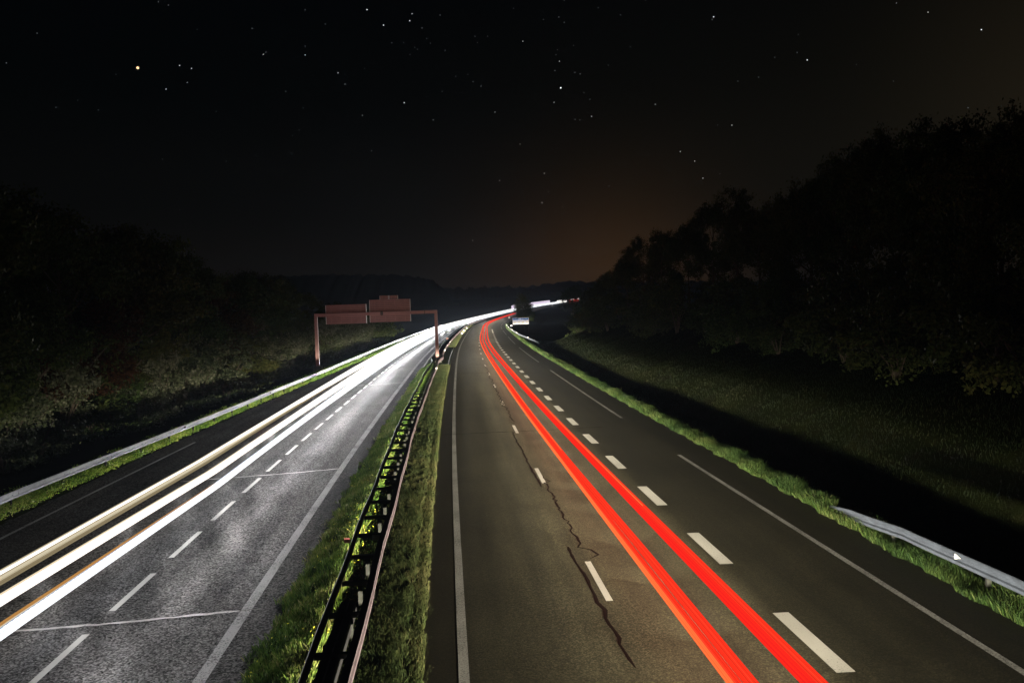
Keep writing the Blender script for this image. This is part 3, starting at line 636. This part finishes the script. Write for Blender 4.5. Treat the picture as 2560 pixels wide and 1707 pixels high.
# ------------------------------------------------------------------ small signs on the right
ss0 = 276.0
sg_ = empty('service_sign', PG(ss0, 16.6), 'wide white and blue service sign on a row of thin legs beside the far guardrail', 'road sign')
AXs, AYs = fr(ss0); AXs = AXs * [1, 1, 0]; AXs /= np.linalg.norm(AXs); AYs = AYs * [1, 1, 0]; AYs /= np.linalg.norm(AYs)
S0 = np.array(P(ss0, 0, 0)) * [1, 1, 0]
def sbox(mm, t0, t1, d0, d1, z0, z1): mm.box(S0 + AXs * (t0 + t1) / 2 + AYs * (d0 + d1) / 2 + np.array([0, 0, (z0 + z1) / 2]), AXs * (t1 - t0), AYs * (d1 - d0), (0, 0, z1 - z0))
a0, a1, zb, zt = 13.95, 19.35, .95, 3.05
mm = MB(); sbox(mm, a0, a1, 0, .06, zb, zt - .75); p_ = mm.build('panel', M['sign_white'], sg_)
mm = MB(); sbox(mm, a0, a1, 0, .06, zt - .748, zt); hb = mm.build('header', M['sign_white'], sg_)
mm = MB(); sbox(mm, a0 + .09, a1 - .09, -.02, -.001, zt - .66, zt - .09); mm.build('blue_band', M['sign_blue'], hb)
mm = MB()
for i, w in enumerate((.16, .12, .16, .14, .1)): sbox(mm, a0 + 2.0 + i * .21, a0 + 2.0 + i * .21 + w, -.035, -.021, zt - .52, zt - .2)
sbox(mm, a0 + 3.25, a0 + 3.55, -.035, -.021, zt - .40, zt - .31); sbox(mm, a0 + 3.47, a0 + 3.55, -.035, -.021, zt - .46, zt - .41); sbox(mm, a0 + 3.47, a0 + 3.55, -.035, -.021, zt - .305, zt - .25)
mm.build('lettering', M['sign_pale'], hb)
for i in range(4):
    x = a0 + .38 + i * 1.34; mm = MB(); sbox(mm, x, x + .86, -.02, -.001, zb + .22, zb + 1.1); pc = mm.build('pictogram', M['sign_cream'], sg_)
    mm = MB(); sbox(mm, x + .3, x + .56, -.035, -.021, zb + .42, zb + .88); sbox(mm, x + .18, x + .29, -.035, -.021, zb + .5, zb + .7); mm.build('symbol', M['sign_mark'], pc)
for i in range(5):
    x = a0 + .1 + i * 1.28 + (.0 if i == 0 else 0); z0 = float(terrain(ss0, x)) - .2; mm = MB(); sbox(mm, x - .05, x + .05, .061, .16, z0, zb + 1.6); mm.build('leg', M['post_steel'], sg_)
def disc_sign(s, t, zc, r):
    e_ = empty('speed_sign', PG(s, t), 'small round white road sign left of the blue service sign', 'road sign'); ax, ay = fr(s); ax = ax * [1, 1, 0]; c = P(s, t, 0); c[2] = zc
    def disc(rr, d, th_): 
        n = 24; V = [c + ax * rr * math.cos(i * 2 * math.pi / n) + np.array([0, 0, rr * math.sin(i * 2 * math.pi / n)]) + ay * (d + j * th_) for j in (0, 1) for i in range(n)]
        return V, [tuple(range(n - 1, -1, -1)), tuple(range(n, 2 * n))] + [(i, (i + 1) % n, n + (i + 1) % n, n + i) for i in range(n)]
    mm = MB(); mm.add(*disc(r, 0, .03)); mm.build('rim', M['sign_red'], e_); mm = MB(); mm.add(*disc(r * .84, -.012, .01)); mm.build('face', M['sign_cream'], e_)
    z0 = float(terrain(s, t)) - .2; mm = MB(); mm.box(c * [1, 1, 0] + ay * .08 + np.array([0, 0, (z0 + zc) / 2]), ax * .08, ay * .06, (0, 0, zc - z0)); mm.build('post', M['post_steel'], e_)
disc_sign(300, 13.2, 3.05, .48)
e_ = empty('marker_plate', PG(262, 13.6), 'little square white marker plate behind the far guardrail', 'marker'); ax, ay = fr(262); ax = ax * [1, 1, 0]; c = P(262, 13.15, 0)
mm = MB(); mm.box(c + [0, 0, .95], ax * .6, ay * .03, (0, 0, .6)); mm.build('plate', M['sign_white'], e_); mm = MB(); mm.box(c + [0, 0, .1] + ay * .05, ax * .07, ay * .05, (0, 0, 1.7)); mm.build('post', M['post_steel'], e_)

# ------------------------------------------------------------------ grass
def blades(name, mat, s, t, h, w, lean=.5, z=0.0, tint=None, leafy=False, label=None):
    n = len(s); b = PG(s, t, z)
    a = rng.uniform(0, 6.283, n); la = rng.uniform(0, 6.283, n); l = rng.uniform(0, lean, n) * h
    d = np.stack([np.cos(a), np.sin(a), 0 * a], -1) * (w / 2)[:, None]; L = np.stack([np.cos(la) * l, np.sin(la) * l, h], -1)
    tint = rng.uniform(0, 1, n) if tint is None else tint
    if leafy:
        c = b + L * rng.uniform(.2, 1, n)[:, None]; q = rng.normal(0, 1, (n, 3)); q /= np.linalg.norm(q, axis=1)[:, None]; r = np.cross(q, rng.normal(0, 1, (n, 3))); r /= np.linalg.norm(r, axis=1)[:, None]
        V = np.stack([c - q * (w / 2)[:, None], c + r * (w / 3)[:, None], c + q * (w / 2)[:, None], c - r * (w / 3)[:, None]], 1); k = 4
    else:
        V = np.stack([b - d, b + d, b + L * .6 + d * .7 + np.array([0, 0, .0]), b + L * np.array([1.25, 1.25, .98])], 1); k = 4
    F = np.arange(n * k).reshape(n, k)
    o = mesh_obj(name, V.reshape(-1, 3), F, mat, attr=np.repeat(np.clip(tint, 0, 1), k)); o['kind'] = 'stuff'
    return o
def clump(x, y, f): return .5 + .5 * np.sin(f * x + 2 * np.sin(f * .6 * y + 1)) * np.cos(f * 1.3 * y + 1.7 * np.sin(f * .8 * x))
def scatter(n, s0, s1, t0, t1, pw=1.0):
    u = rng.uniform(0, 1, n); s = s0 * (s1 / s0) ** u if pw == 'log' else s0 + (s1 - s0) * u ** pw
    v = rng.uniform(0, 1, n); return s, (t0(s) if callable(t0) else t0) + v * ((t1(s) if callable(t1) else t1) - (t0(s) if callable(t0) else t0))
ed = lambda s: .12 * np.sin(s * 1.7) + .09 * np.sin(s * 4.1 + 1) + .05 * np.sin(s * 9.3)
# left half of the reserve: short bright green turf; right half: longer, drier, with bare dark gaps
s, t = scatter(95000, 8, 101, lambda s: -4.38 + ed(s), lambda s: -2.3 + 0 * s, 'log')
h = rng.uniform(.05, .2, len(s)) * (.6 + .8 * clump(s, t * 2, 2.1)) ; h = h * np.where(t > -2.8, .45, 1.0); w = np.interp(s, [8, 40, 100], [.014, .022, .05])
blades('grass', M['grass_med'], s, t, h, w, .6, tint=np.clip(.15 + .55 * clump(s, t, 1.4) + rng.normal(0, .22, len(s)) - .35 * (t > -2.8), 0, 1))
s, t = scatter(120000, 8, 101, -2.3, lambda s: -.70 + .5 * ed(s), 'log'); keep = (clump(s * 1.3, t * 2.2, 1.9) + rng.uniform(-.3, .3, len(s)) > .30) | (t > -1.05); s, t = s[keep], t[keep]
h = rng.uniform(.05, .17, len(s)) * (.95 - .4 * (t > -1.1)); w = np.interp(s, [8, 40, 100], [.010, .017, .04])
blades('grass', M['grass_dry'], s, t, h, w, .7, tint=np.clip(.12 + .4 * clump(s, t, .9) + .16 * (t > -1.1) + rng.normal(0, .22, len(s)), 0, 1))
s, t = scatter(16000, 147.6, 178, -4.2, -.8); blades('grass', M['grass_dry'], s, t, rng.uniform(.08, .25, len(s)), np.full(len(s), .07), .8, tint=np.clip(rng.normal(.45, .2, len(s)), 0, 1))
s, t = scatter(9000, 178, 330, -4.0, -.9); blades('grass', M['grass_dry'], s, t, rng.uniform(.06, .2, len(s)), np.full(len(s), .08), .8, tint=np.clip(rng.normal(.35, .2, len(s)), 0, 1))
# small yellow flower heads in the left half
s, t = scatter(900, 9, 40, -4.2, -2.6, 'log'); kp = clump(s * 1.1, t * 2, 1.2) > .55; s, t = s[kp], t[kp]
M['flower'] = leafmat('yellow_flowers', [(.35, .30, .03), (.5, .45, .06)]); blades('flowers', M['flower'], s, t, rng.uniform(.2, .32, len(s)), np.full(len(s), .05), .3, leafy=True)
# right verge: tall seeding grass along the asphalt edge
vr = lambda s: 11.62 + .5 * ed(s) + np.interp(s, [15, 30, 100, 250], [-.1, .15, .3, .2])
s, t = scatter(110000, 9, 110, vr, lambda s: vr(s) + np.interp(s, [9, 30, 100], [.95, 1.1, 1.3]), 'log')
h = rng.uniform(.08, .34, len(s)) * (.5 + .75 * clump(s, t, 1.1)); w = np.interp(s, [9, 40, 110], [.011, .017, .04])
blades('grass', M['grass_verge'], s, t, h, w, .45, tint=np.clip(.1 + .5 * clump(s, t, .8) + rng.normal(0, .2, len(s)), 0, 1))
s, t = scatter(30000, 110, 330, vr, lambda s: vr(s) + 1.2); blades('grass', M['grass_verge'], s, t, rng.uniform(.15, .4, len(s)), np.full(len(s), .08), .6)
# left verge: leafy weeds before and behind the guardrail
s, t = scatter(80000, 17, 90, lambda s: tgl(s) - .12 - .7 * rng.uniform(0, 1, len(s)) ** 2 + .7 * ed(s) * .6, lambda s: trl(s) - 1.5, 'log')
h = rng.uniform(.08, .42, len(s)) * (.45 + .9 * clump(s, t, 1.3)); w = np.interp(s, [17, 50, 90], [.05, .075, .11])
blades('weeds', M['weed'], s, t, h, w * rng.uniform(.6, 1.3, len(s)), .5, leafy=True, tint=np.clip(.1 + .5 * clump(s, t, .7) + rng.normal(0, .22, len(s)), 0, 1))
s, t = scatter(45000, 90, 330, lambda s: tgl(s) - .15, lambda s: trl(s) - 2.0, 'log'); blades('weeds', M['weed'], s, t, rng.uniform(.1, .4, len(s)), np.full(len(s), .15), .5, leafy=True, tint=np.clip(rng.normal(.5, .22, len(s)), 0, 1))
# right ditch and slope: rough grass
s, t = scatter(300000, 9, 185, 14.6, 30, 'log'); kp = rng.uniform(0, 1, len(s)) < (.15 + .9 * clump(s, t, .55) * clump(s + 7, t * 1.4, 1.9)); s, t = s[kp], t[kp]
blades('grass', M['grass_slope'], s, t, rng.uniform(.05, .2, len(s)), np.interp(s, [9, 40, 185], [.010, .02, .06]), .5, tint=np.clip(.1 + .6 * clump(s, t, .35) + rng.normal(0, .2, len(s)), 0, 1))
# dead leaves gathered under the double rail
s, t = scatter(5000, 14, 48, -2.75, -2.05, 'log'); M['litter'] = leafmat('dead_leaves', [(.03, .015, .006), (.08, .042, .014), (.13, .10, .055)]); blades('leaf_litter', M['litter'], s, t, np.full(len(s), .05), np.full(len(s), .06), .4, leafy=True)

# ------------------------------------------------------------------ trees and shrubs
def crown_mesh(name, H, R, n, leaf, lobes, seed, zlow=.22, mat='leaf'):
    r = np.random.default_rng(seed); C = []; Rr = []
    for i in range(lobes):
        u = r.uniform(zlow, .93); rad = R * (math.sin(math.pi * min(1, max(.08, (u - zlow + .12) / (1.12 - zlow)))) ** .7) * r.uniform(.35, .95); a = r.uniform(0, 6.283)
        C.append((rad * math.cos(a), rad * math.sin(a), u * H)); Rr.append(R * r.uniform(.2, .43))
    C = np.array(C); Rr = np.array(Rr); pick = r.integers(0, lobes, n)
    sub = r.normal(0, 1, (lobes * 14, 3)); sub /= np.linalg.norm(sub, axis=1)[:, None]; sub *= r.uniform(.45, 1.32, (len(sub), 1))
    tw_ = sub[pick * 14 + r.integers(0, 14, n)]
    d = tw_ + r.normal(0, .20, (n, 3)); d[:, 2] *= .75
    p = C[pick] + d * Rr[pick][:, None]
    q = r.normal(0, 1, (n, 3)); q /= np.linalg.norm(q, axis=1)[:, None]; w = np.cross(q, r.normal(0, 1, (n, 3))); w /= np.linalg.norm(w, axis=1)[:, None]
    sz_ = leaf * r.uniform(.6, 1.4, (n, 1))
    V = np.stack([p - q * sz_, p + w * sz_ * .55, p + q * sz_, p - w * sz_ * .55], 1).reshape(-1, 3)
    tint = np.repeat(np.clip(r.normal(.5, .2, n) + (r.uniform(-.25, .25, lobes))[pick], 0, 1), 4)
    o = mesh_obj(name, V, np.arange(4 * n).reshape(n, 4), M[mat], attr=tint); return o, C, Rr
def trunk_mesh(H, R, C, seed, name='trunk', rad=.22):
    r = random.Random(seed); m = MB(); top = Vector((r.uniform(-.3, .3), r.uniform(-.3, .3), H * .8))
    path = [Vector((0, 0, -.5)), Vector((0, 0, .3)), top * .3, top * .6, top]; m.tube(path, [rad * 1.5, rad, rad * .8, rad * .5, rad * .15], 9)
    for c in C[:14]:
        c = Vector(c); k_ = min(.85, max(.22, c.z / (H * .8) - .22)); b = top * k_; mid = b.lerp(c, .55) + Vector((0, 0, -.25)); rr = rad * (1 - k_) * .55 + .03
        m.tube([b, mid, c], [rr, rr * .6, .015], 6)
    return m.build(name, M['bark'], None)
protos = []
spec = [(13, 4.4, 26000, .105, 26, .24, 'leaf'), (14, 3.8, 26000, .105, 24, .2, 'leaf'), (11, 4.2, 24000, .105, 22, .16, 'leaf'), (12, 3.6, 22000, .10, 20, .22, 'leaf_rust'), (15, 4.9, 26000, .105, 17, .3, 'leaf'), (10, 4.3, 16000, .16, 40, .02, 'leaf')]
for i, (H, R, n, leaf, lo, zl, mt) in enumerate(spec):
    c_, C_, _ = crown_mesh('crown', H, R, n, leaf, lo, 100 + i, zl, mt); t_ = trunk_mesh(H, R, C_, i); protos.append((c_, t_, H))
used = set()
def place_tree(kind, X, Y, zb, H, rot_, label, group, wide=1.0):
    c_, t_, H0 = protos[kind]; f = H / H0
    e_ = bpy.data.objects.new('tree', None); COL.objects.link(e_); e_.location = (X, Y, zb); e_.rotation_euler = (0, 0, rot_); e_.scale = (f * wide, f * wide, f)
    tag(e_, label, 'tree', group)
    for o in (c_, t_):
        d = o if (kind, o.name) not in used else o.copy()
        if d is o: used.add((kind, o.name))
        else: COL.objects.link(d)
        d.parent = e_
    return e_
def dirpx(px, py):
    v = FWD + RGT * ((px - 1280) / 2066.2) - UPV * ((py - 853.5) / 2066.2); return v.x / v.y, v.z / v.y
ORD = ['first', 'second', 'third', 'fourth', 'fifth', 'sixth', 'seventh', 'eighth', 'ninth', 'tenth', 'eleventh', 'twelfth', 'thirteenth', 'fourteenth', 'fifteenth', 'sixteenth', 'seventeenth', 'eighteenth', 'nineteenth', 'twentieth', 'twenty-first', 'twenty-second', 'twenty-third', 'twenty-fourth', 'twenty-fifth', 'twenty-sixth', 'twenty-seventh', 'twenty-eighth']
# the wood left of the road: (photo column, height of the top in the photo, distance, kind)
left_trees = [(-150, 400, 34, 0), (-40, 415, 38, 1), (60, 440, 43, 2), (120, 470, 41, 0), (200, 478, 47, 4), (275, 490, 50, 1), (330, 530, 56, 0), (395, 585, 58, 3), (425, 578, 66, 1), (500, 596, 66, 2), (560, 588, 72, 0), (598, 640, 80, 4), (640, 690, 90, 3), (700, 662, 92, 3), (742, 690, 100, 2), (790, 690, 112, 0), (835, 712, 122, 2), (880, 735, 138, 1), (925, 760, 165, 0), (965, 772, 190, 2), (1005, 778, 225, 1), (1045, 781, 260, 0)]
LK = ['leafy green', 'slender dark green', 'bushy dark', 'rust-leaved', 'broad loose-crowned']
for i, (px, py, D, kd) in enumerate(left_trees):
    ax_, el = dirpx(px, py); X = ax_ * D; s1, t1 = inv(np.array(X), np.array(float(D)))
    if t1 > -25.5: X -= (t1 + 25.5) * 1.0; s1, t1 = inv(np.array(X), np.array(float(D)))
    zb = float(terrain(s1, t1)); H = max(4.5, CAM_H + el * D - zb + .4)
    place_tree(kd, X, D, zb, H, rng.uniform(0, 6.28), f'{LK[kd]} tree in the dark wood behind the left guardrail, {ORD[i]} from the left', 'trees of the left wood', min(1.5, 8.8 / H + .3))
right_trees = [(2690, 270, 30, 1), (2575, 292, 34, 4), (2490, 365, 36, 2), (2405, 322, 41, 4), (2350, 332, 44, 0), (2285, 395, 46, 2), (2225, 340, 52, 4), (2150, 380, 56, 0), (2085, 432, 60, 1), (2020, 468, 66, 2), (1960, 515, 72, 0), (1900, 545, 78, 2), (1840, 478, 84, 4), (1780, 520, 92, 1), (1720, 566, 100, 0), (1655, 588, 110, 2), (1605, 598, 122, 4), (1568, 650, 132, 2), (1545, 700, 150, 1), (1512, 690, 172, 0), (1482, 722, 205, 2)]
for i, (px, py, D, kd) in enumerate(right_trees):
    ax_, el = dirpx(px, py); X = ax_ * D; s1, t1 = inv(np.array(X), np.array(float(D)))
    if t1 < 22: X += (22 - t1); s1, t1 = inv(np.array(X), np.array(float(D)))
    zb = float(terrain(s1, t1)); H = max(4, CAM_H + el * D - zb + .5)
    place_tree(kd, X, D, zb, H, rng.uniform(0, 6.28), f'{LK[kd]} tree in silhouette on the right bank, {ORD[i]} from the right edge', 'trees on the right bank', min(1.3, 6.8 / H + .2))
for px, py, D, kd, hw, lb in [(1305, 738, 420, 5, .78, 'lone rounded tree standing before the gap in the far white light band'), (1319, 757, 440, 5, .9, 'low tree just right of the lone tree before the far light band'), (1432, 716, 430, 0, 1.2, 'rounded tree over the right end of the far light band'), (1462, 728, 400, 2, 1.2, 'small low tree beside the rounded tree at the end of the far light band')]:
    ax_, el = dirpx(px, py); X = ax_ * D; s1, t1 = inv(np.array(X), np.array(float(D))); zb = float(terrain(s1, t1)); place_tree(kd, X, D, zb, CAM_H + el * D - zb, rng.uniform(0, 6.28), lb, 'far trees by the bend', hw)
# understorey: leafy shrubs along the foot of the wood and on the bank
sh = []
for i in range(3): sh.append(crown_mesh('foliage', 3.2, 2.2, 6000, .075, 16, 300 + i, .06, 'leaf_pale')[0])
for i in range(2): sh.append(crown_mesh('foliage', 3.6, 2.6, 6000, .085, 16, 320 + i, .06, 'leaf')[0])
stems = []
def stem_mesh(seed):
    r = random.Random(seed); m = MB()
    for i in range(7):
        a = r.uniform(0, 6.28); l = r.uniform(1.4, 2.6); m.tube([Vector((0, 0, -.3)), Vector((math.cos(a) * .4, math.sin(a) * .4, l * .5)), Vector((math.cos(a) * 1.0, math.sin(a) * 1.0, l))], [.05, .035, .012], 5)
    return m.build('stem', M['bark'], None)
stems = [stem_mesh(i) for i in range(2)]
ush = set()
def place_shrub(kind, s, t, sc, label, group):
    p = PG(s, t); e_ = empty('shrub', tuple(p), label, 'shrub', group); e_.rotation_euler = (0, 0, rng.uniform(0, 6.28)); e_.scale = (sc, sc, sc * rng.uniform(.85, 1.2))
    for key, o in ((kind, sh[kind]), (10 + kind % 2, stems[kind % 2])):
        d = o if key not in ush else o.copy()
        if d is o: ush.add(key)
        else: COL.objects.link(d)
        d.parent = e_
for i in range(27):
    s = 27 * (200 / 27) ** (i / 26); place_shrub(i % 3 if i % 5 else 3, s, float(np.interp(s, [27, 55, 75, 200], [-24.6, -24.0, -21.6, -20.6])) - rng.uniform(0, 1.2), rng.uniform(.85, 1.35) * float(np.interp(s, [27, 50, 75, 200], [1, 1.1, 1.45, 1.9])), f'pale leafy shrub at the foot of the left wood, {ORD[i]} from the near end' if i % 5 else f'green leafy shrub at the foot of the left wood, {ORD[i]} from the near end', 'shrubs along the left wood')
for i in range(26):
    s = 22 * (185 / 22) ** (i / 25); place_shrub(3 + i % 2, s, 23.5 + rng.uniform(0, 4), rng.uniform(1.0, 1.7), f'dark shrub under the trees of the right bank, {ORD[i]} from the near end', 'shrubs on the right bank')

# ------------------------------------------------------------------ hills
def hill(pts, D, depth, base):
    """wooded ridge: outline points (azimuth slope, elevation slope) at distance D, swelling toward us and falling away behind"""
    az = np.linspace(pts[0][0], pts[-1][0], 260); el = np.interp(az, [p[0] for p in pts], [p[1] for p in pts])
    top = CAM_H + el * D; top = top + rng.normal(0, D * .0006, len(az)) + D * .0009 * np.sin(az * 420)
    prof = [(-1, 0), (-.62, .34), (-.3, .75), (-.1, .95), (0, 1), (.3, .86), (1, 0)]
    V = []
    for a, b in prof:
        d = D + a * depth; j = rng.normal(0, D * .0006, len(az)) * (b > 0)
        V.append(np.stack([az * D, np.full(len(az), d), base + (top - base) * b + j], -1))
    V = np.concatenate(V); n = len(az); F = np.array([(r * n + i, r * n + i + 1, (r + 1) * n + i + 1, (r + 1) * n + i) for r in range(len(prof) - 1) for i in range(n - 1)])
    return structure(mesh_obj('hill', V, F, M['hill'], smooth=False))
hill([(-.55, .02), (-.30, .043), (-.14, .0452), (-.05, .0425), (-.015, .036), (0, .026), (.01, .012), (.03, -.004)], 1150, 260, -4)
hill([(-.10, .022), (0, .0245), (.07, .0245), (.10, .0225), (.13, .016), (.3, .012)], 1900, 320, -4)
hill([(.06, .010), (.09, .021), (.115, .0255), (.15, .0292), (.19, .0268), (.26, .024), (.5, .02), (.8, .02)], 2500, 420, -4)

# ------------------------------------------------------------------ stars
me = bpy.data.meshes.new('star'); 
def ico(rad, mat):
    import bmesh
    bm = bmesh.new(); bmesh.ops.create_icosphere(bm, subdivisions=1, radius=rad); m_ = bpy.data.meshes.new('star'); bm.to_mesh(m_); bm.free(); m_.materials.append(mat); return m_
m_bright = ico(2.9, M['star']); m_mid = ico(2.1, M['star']); m_dim = ico(2.2, M['star_dim'])
q = 1 / 1.8375
bright = [(1686, 46), (1762, 117), (1882, 97), (1857, 473), (1665, 531), (1990, 552), (2274, 516), (1707, 693), (2295, 830), (2172, 1104), (763, 411), (861, 380), (880, 316), (825, 302), (1210, 251), (1402, 254), (1893, 65), (1553, 336)]
brightR = [(926, 79), (1356, 277), (2156, 138), (1911, 58), (218, 283), (193, 471), (50, 191), (366, 536), (658, 481), (1010, 576), (773, 697), (839, 741), (877, 819), (138, 931), (37, 663), (148, 797)]
dim = [(533, 343), (1402, 47), (2022, 71), (1939, 130), (2182, 168), (2193, 197), (1158, 132), (1222, 241), (1402, 213), (1494, 112), (1585, 388), (1800, 198), (1854, 197), (1905, 219), (1918, 228), (1977, 200), (2045, 233), (1883, 252), (1375, 598), (1344, 623), (1393, 497), (1313, 421), (993, 513), (746, 732), (1039, 741), (826, 965), (2149, 343), (2173, 376), (2210, 397), (2031, 421), (2093, 352), (357, 462), (257, 495), (452, 506), (171, 154), (906, 137), (30, 290), (774, 25), (728, 10), (1675, 316), (1960, 178), (2240, 168)]
dimR = [(920, 92), (1315, 160), (202, 253), (209, 230), (197, 325), (144, 91), (240, 105), (396, 37), (613, 2), (357, 458), (944, 575), (955, 799), (446, 855), (1752, 374), (2095, 496), (1133, 356), (1037, 374), (313, 341), (289, 334), (543, 216), (1582, 297), (290, 550), (312, 552), (167, 882), (232, 950), (1310, 243), (1207, 265), (498, 70), (1766, 16), (240, 4), (215, 80), (7, 40), (283, 210), (330, 427), (443, 301)]
def star(px, py, mesh, label, group=None):
    v = (FWD + RGT * ((px - 1280) / 2066.2) - UPV * ((py - 853.5) / 2066.2)).normalized() * 5200
    o = bpy.data.objects.new('star', mesh); COL.objects.link(o); o.location = v + Vector((0, 0, CAM_H)); tag(o, label, 'star', group); return o
star(633 * q, 313 * q, ico(7.5, M['planet']), 'bright warm planet-like point, the biggest light in the upper left sky')
star(1280 + 224 * q, 405 * q, ico(4.8, M['star']), 'brightest small star in the upper middle of the sky')
for i, (x, y) in enumerate(bright): star(x * q, y * q, m_mid if i > 3 else m_bright, 'small clear white star in the night sky', 'clear small stars')
for i, (x, y) in enumerate(brightR): star(1280 + x * q, y * q, m_bright if i < 3 else m_mid, 'small clear white star in the night sky', 'clear small stars')
for x, y in dim: star(x * q, y * q, m_dim, 'very faint tiny star in the night sky', 'faint tiny stars')
for x, y in dimR: star(1280 + x * q, y * q, m_dim, 'very faint tiny star in the night sky', 'faint tiny stars')

# ------------------------------------------------------------------ night mist over the valley
hz = MB(); hz.box((600, 1500, 41), (4600, 0, 0), (0, 4400, 0), (0, 0, 96))
hm = bpy.data.materials.new('mist'); hm.use_nodes = True; nt = hm.node_tree; nt.nodes.clear(); o = nd(nt, 'ShaderNodeOutputMaterial'); pv = nd(nt, 'ShaderNodeVolumePrincipled')
pv.inputs['Color'].default_value = (.66, .80, 1, 1); pv.inputs['Density'].default_value = HAZE; pv.inputs['Anisotropy'].default_value = .45; nt.links.new(pv.outputs[0], o.inputs['Volume'])
hzo = hz.build('haze', hm); hzo['kind'] = 'stuff'
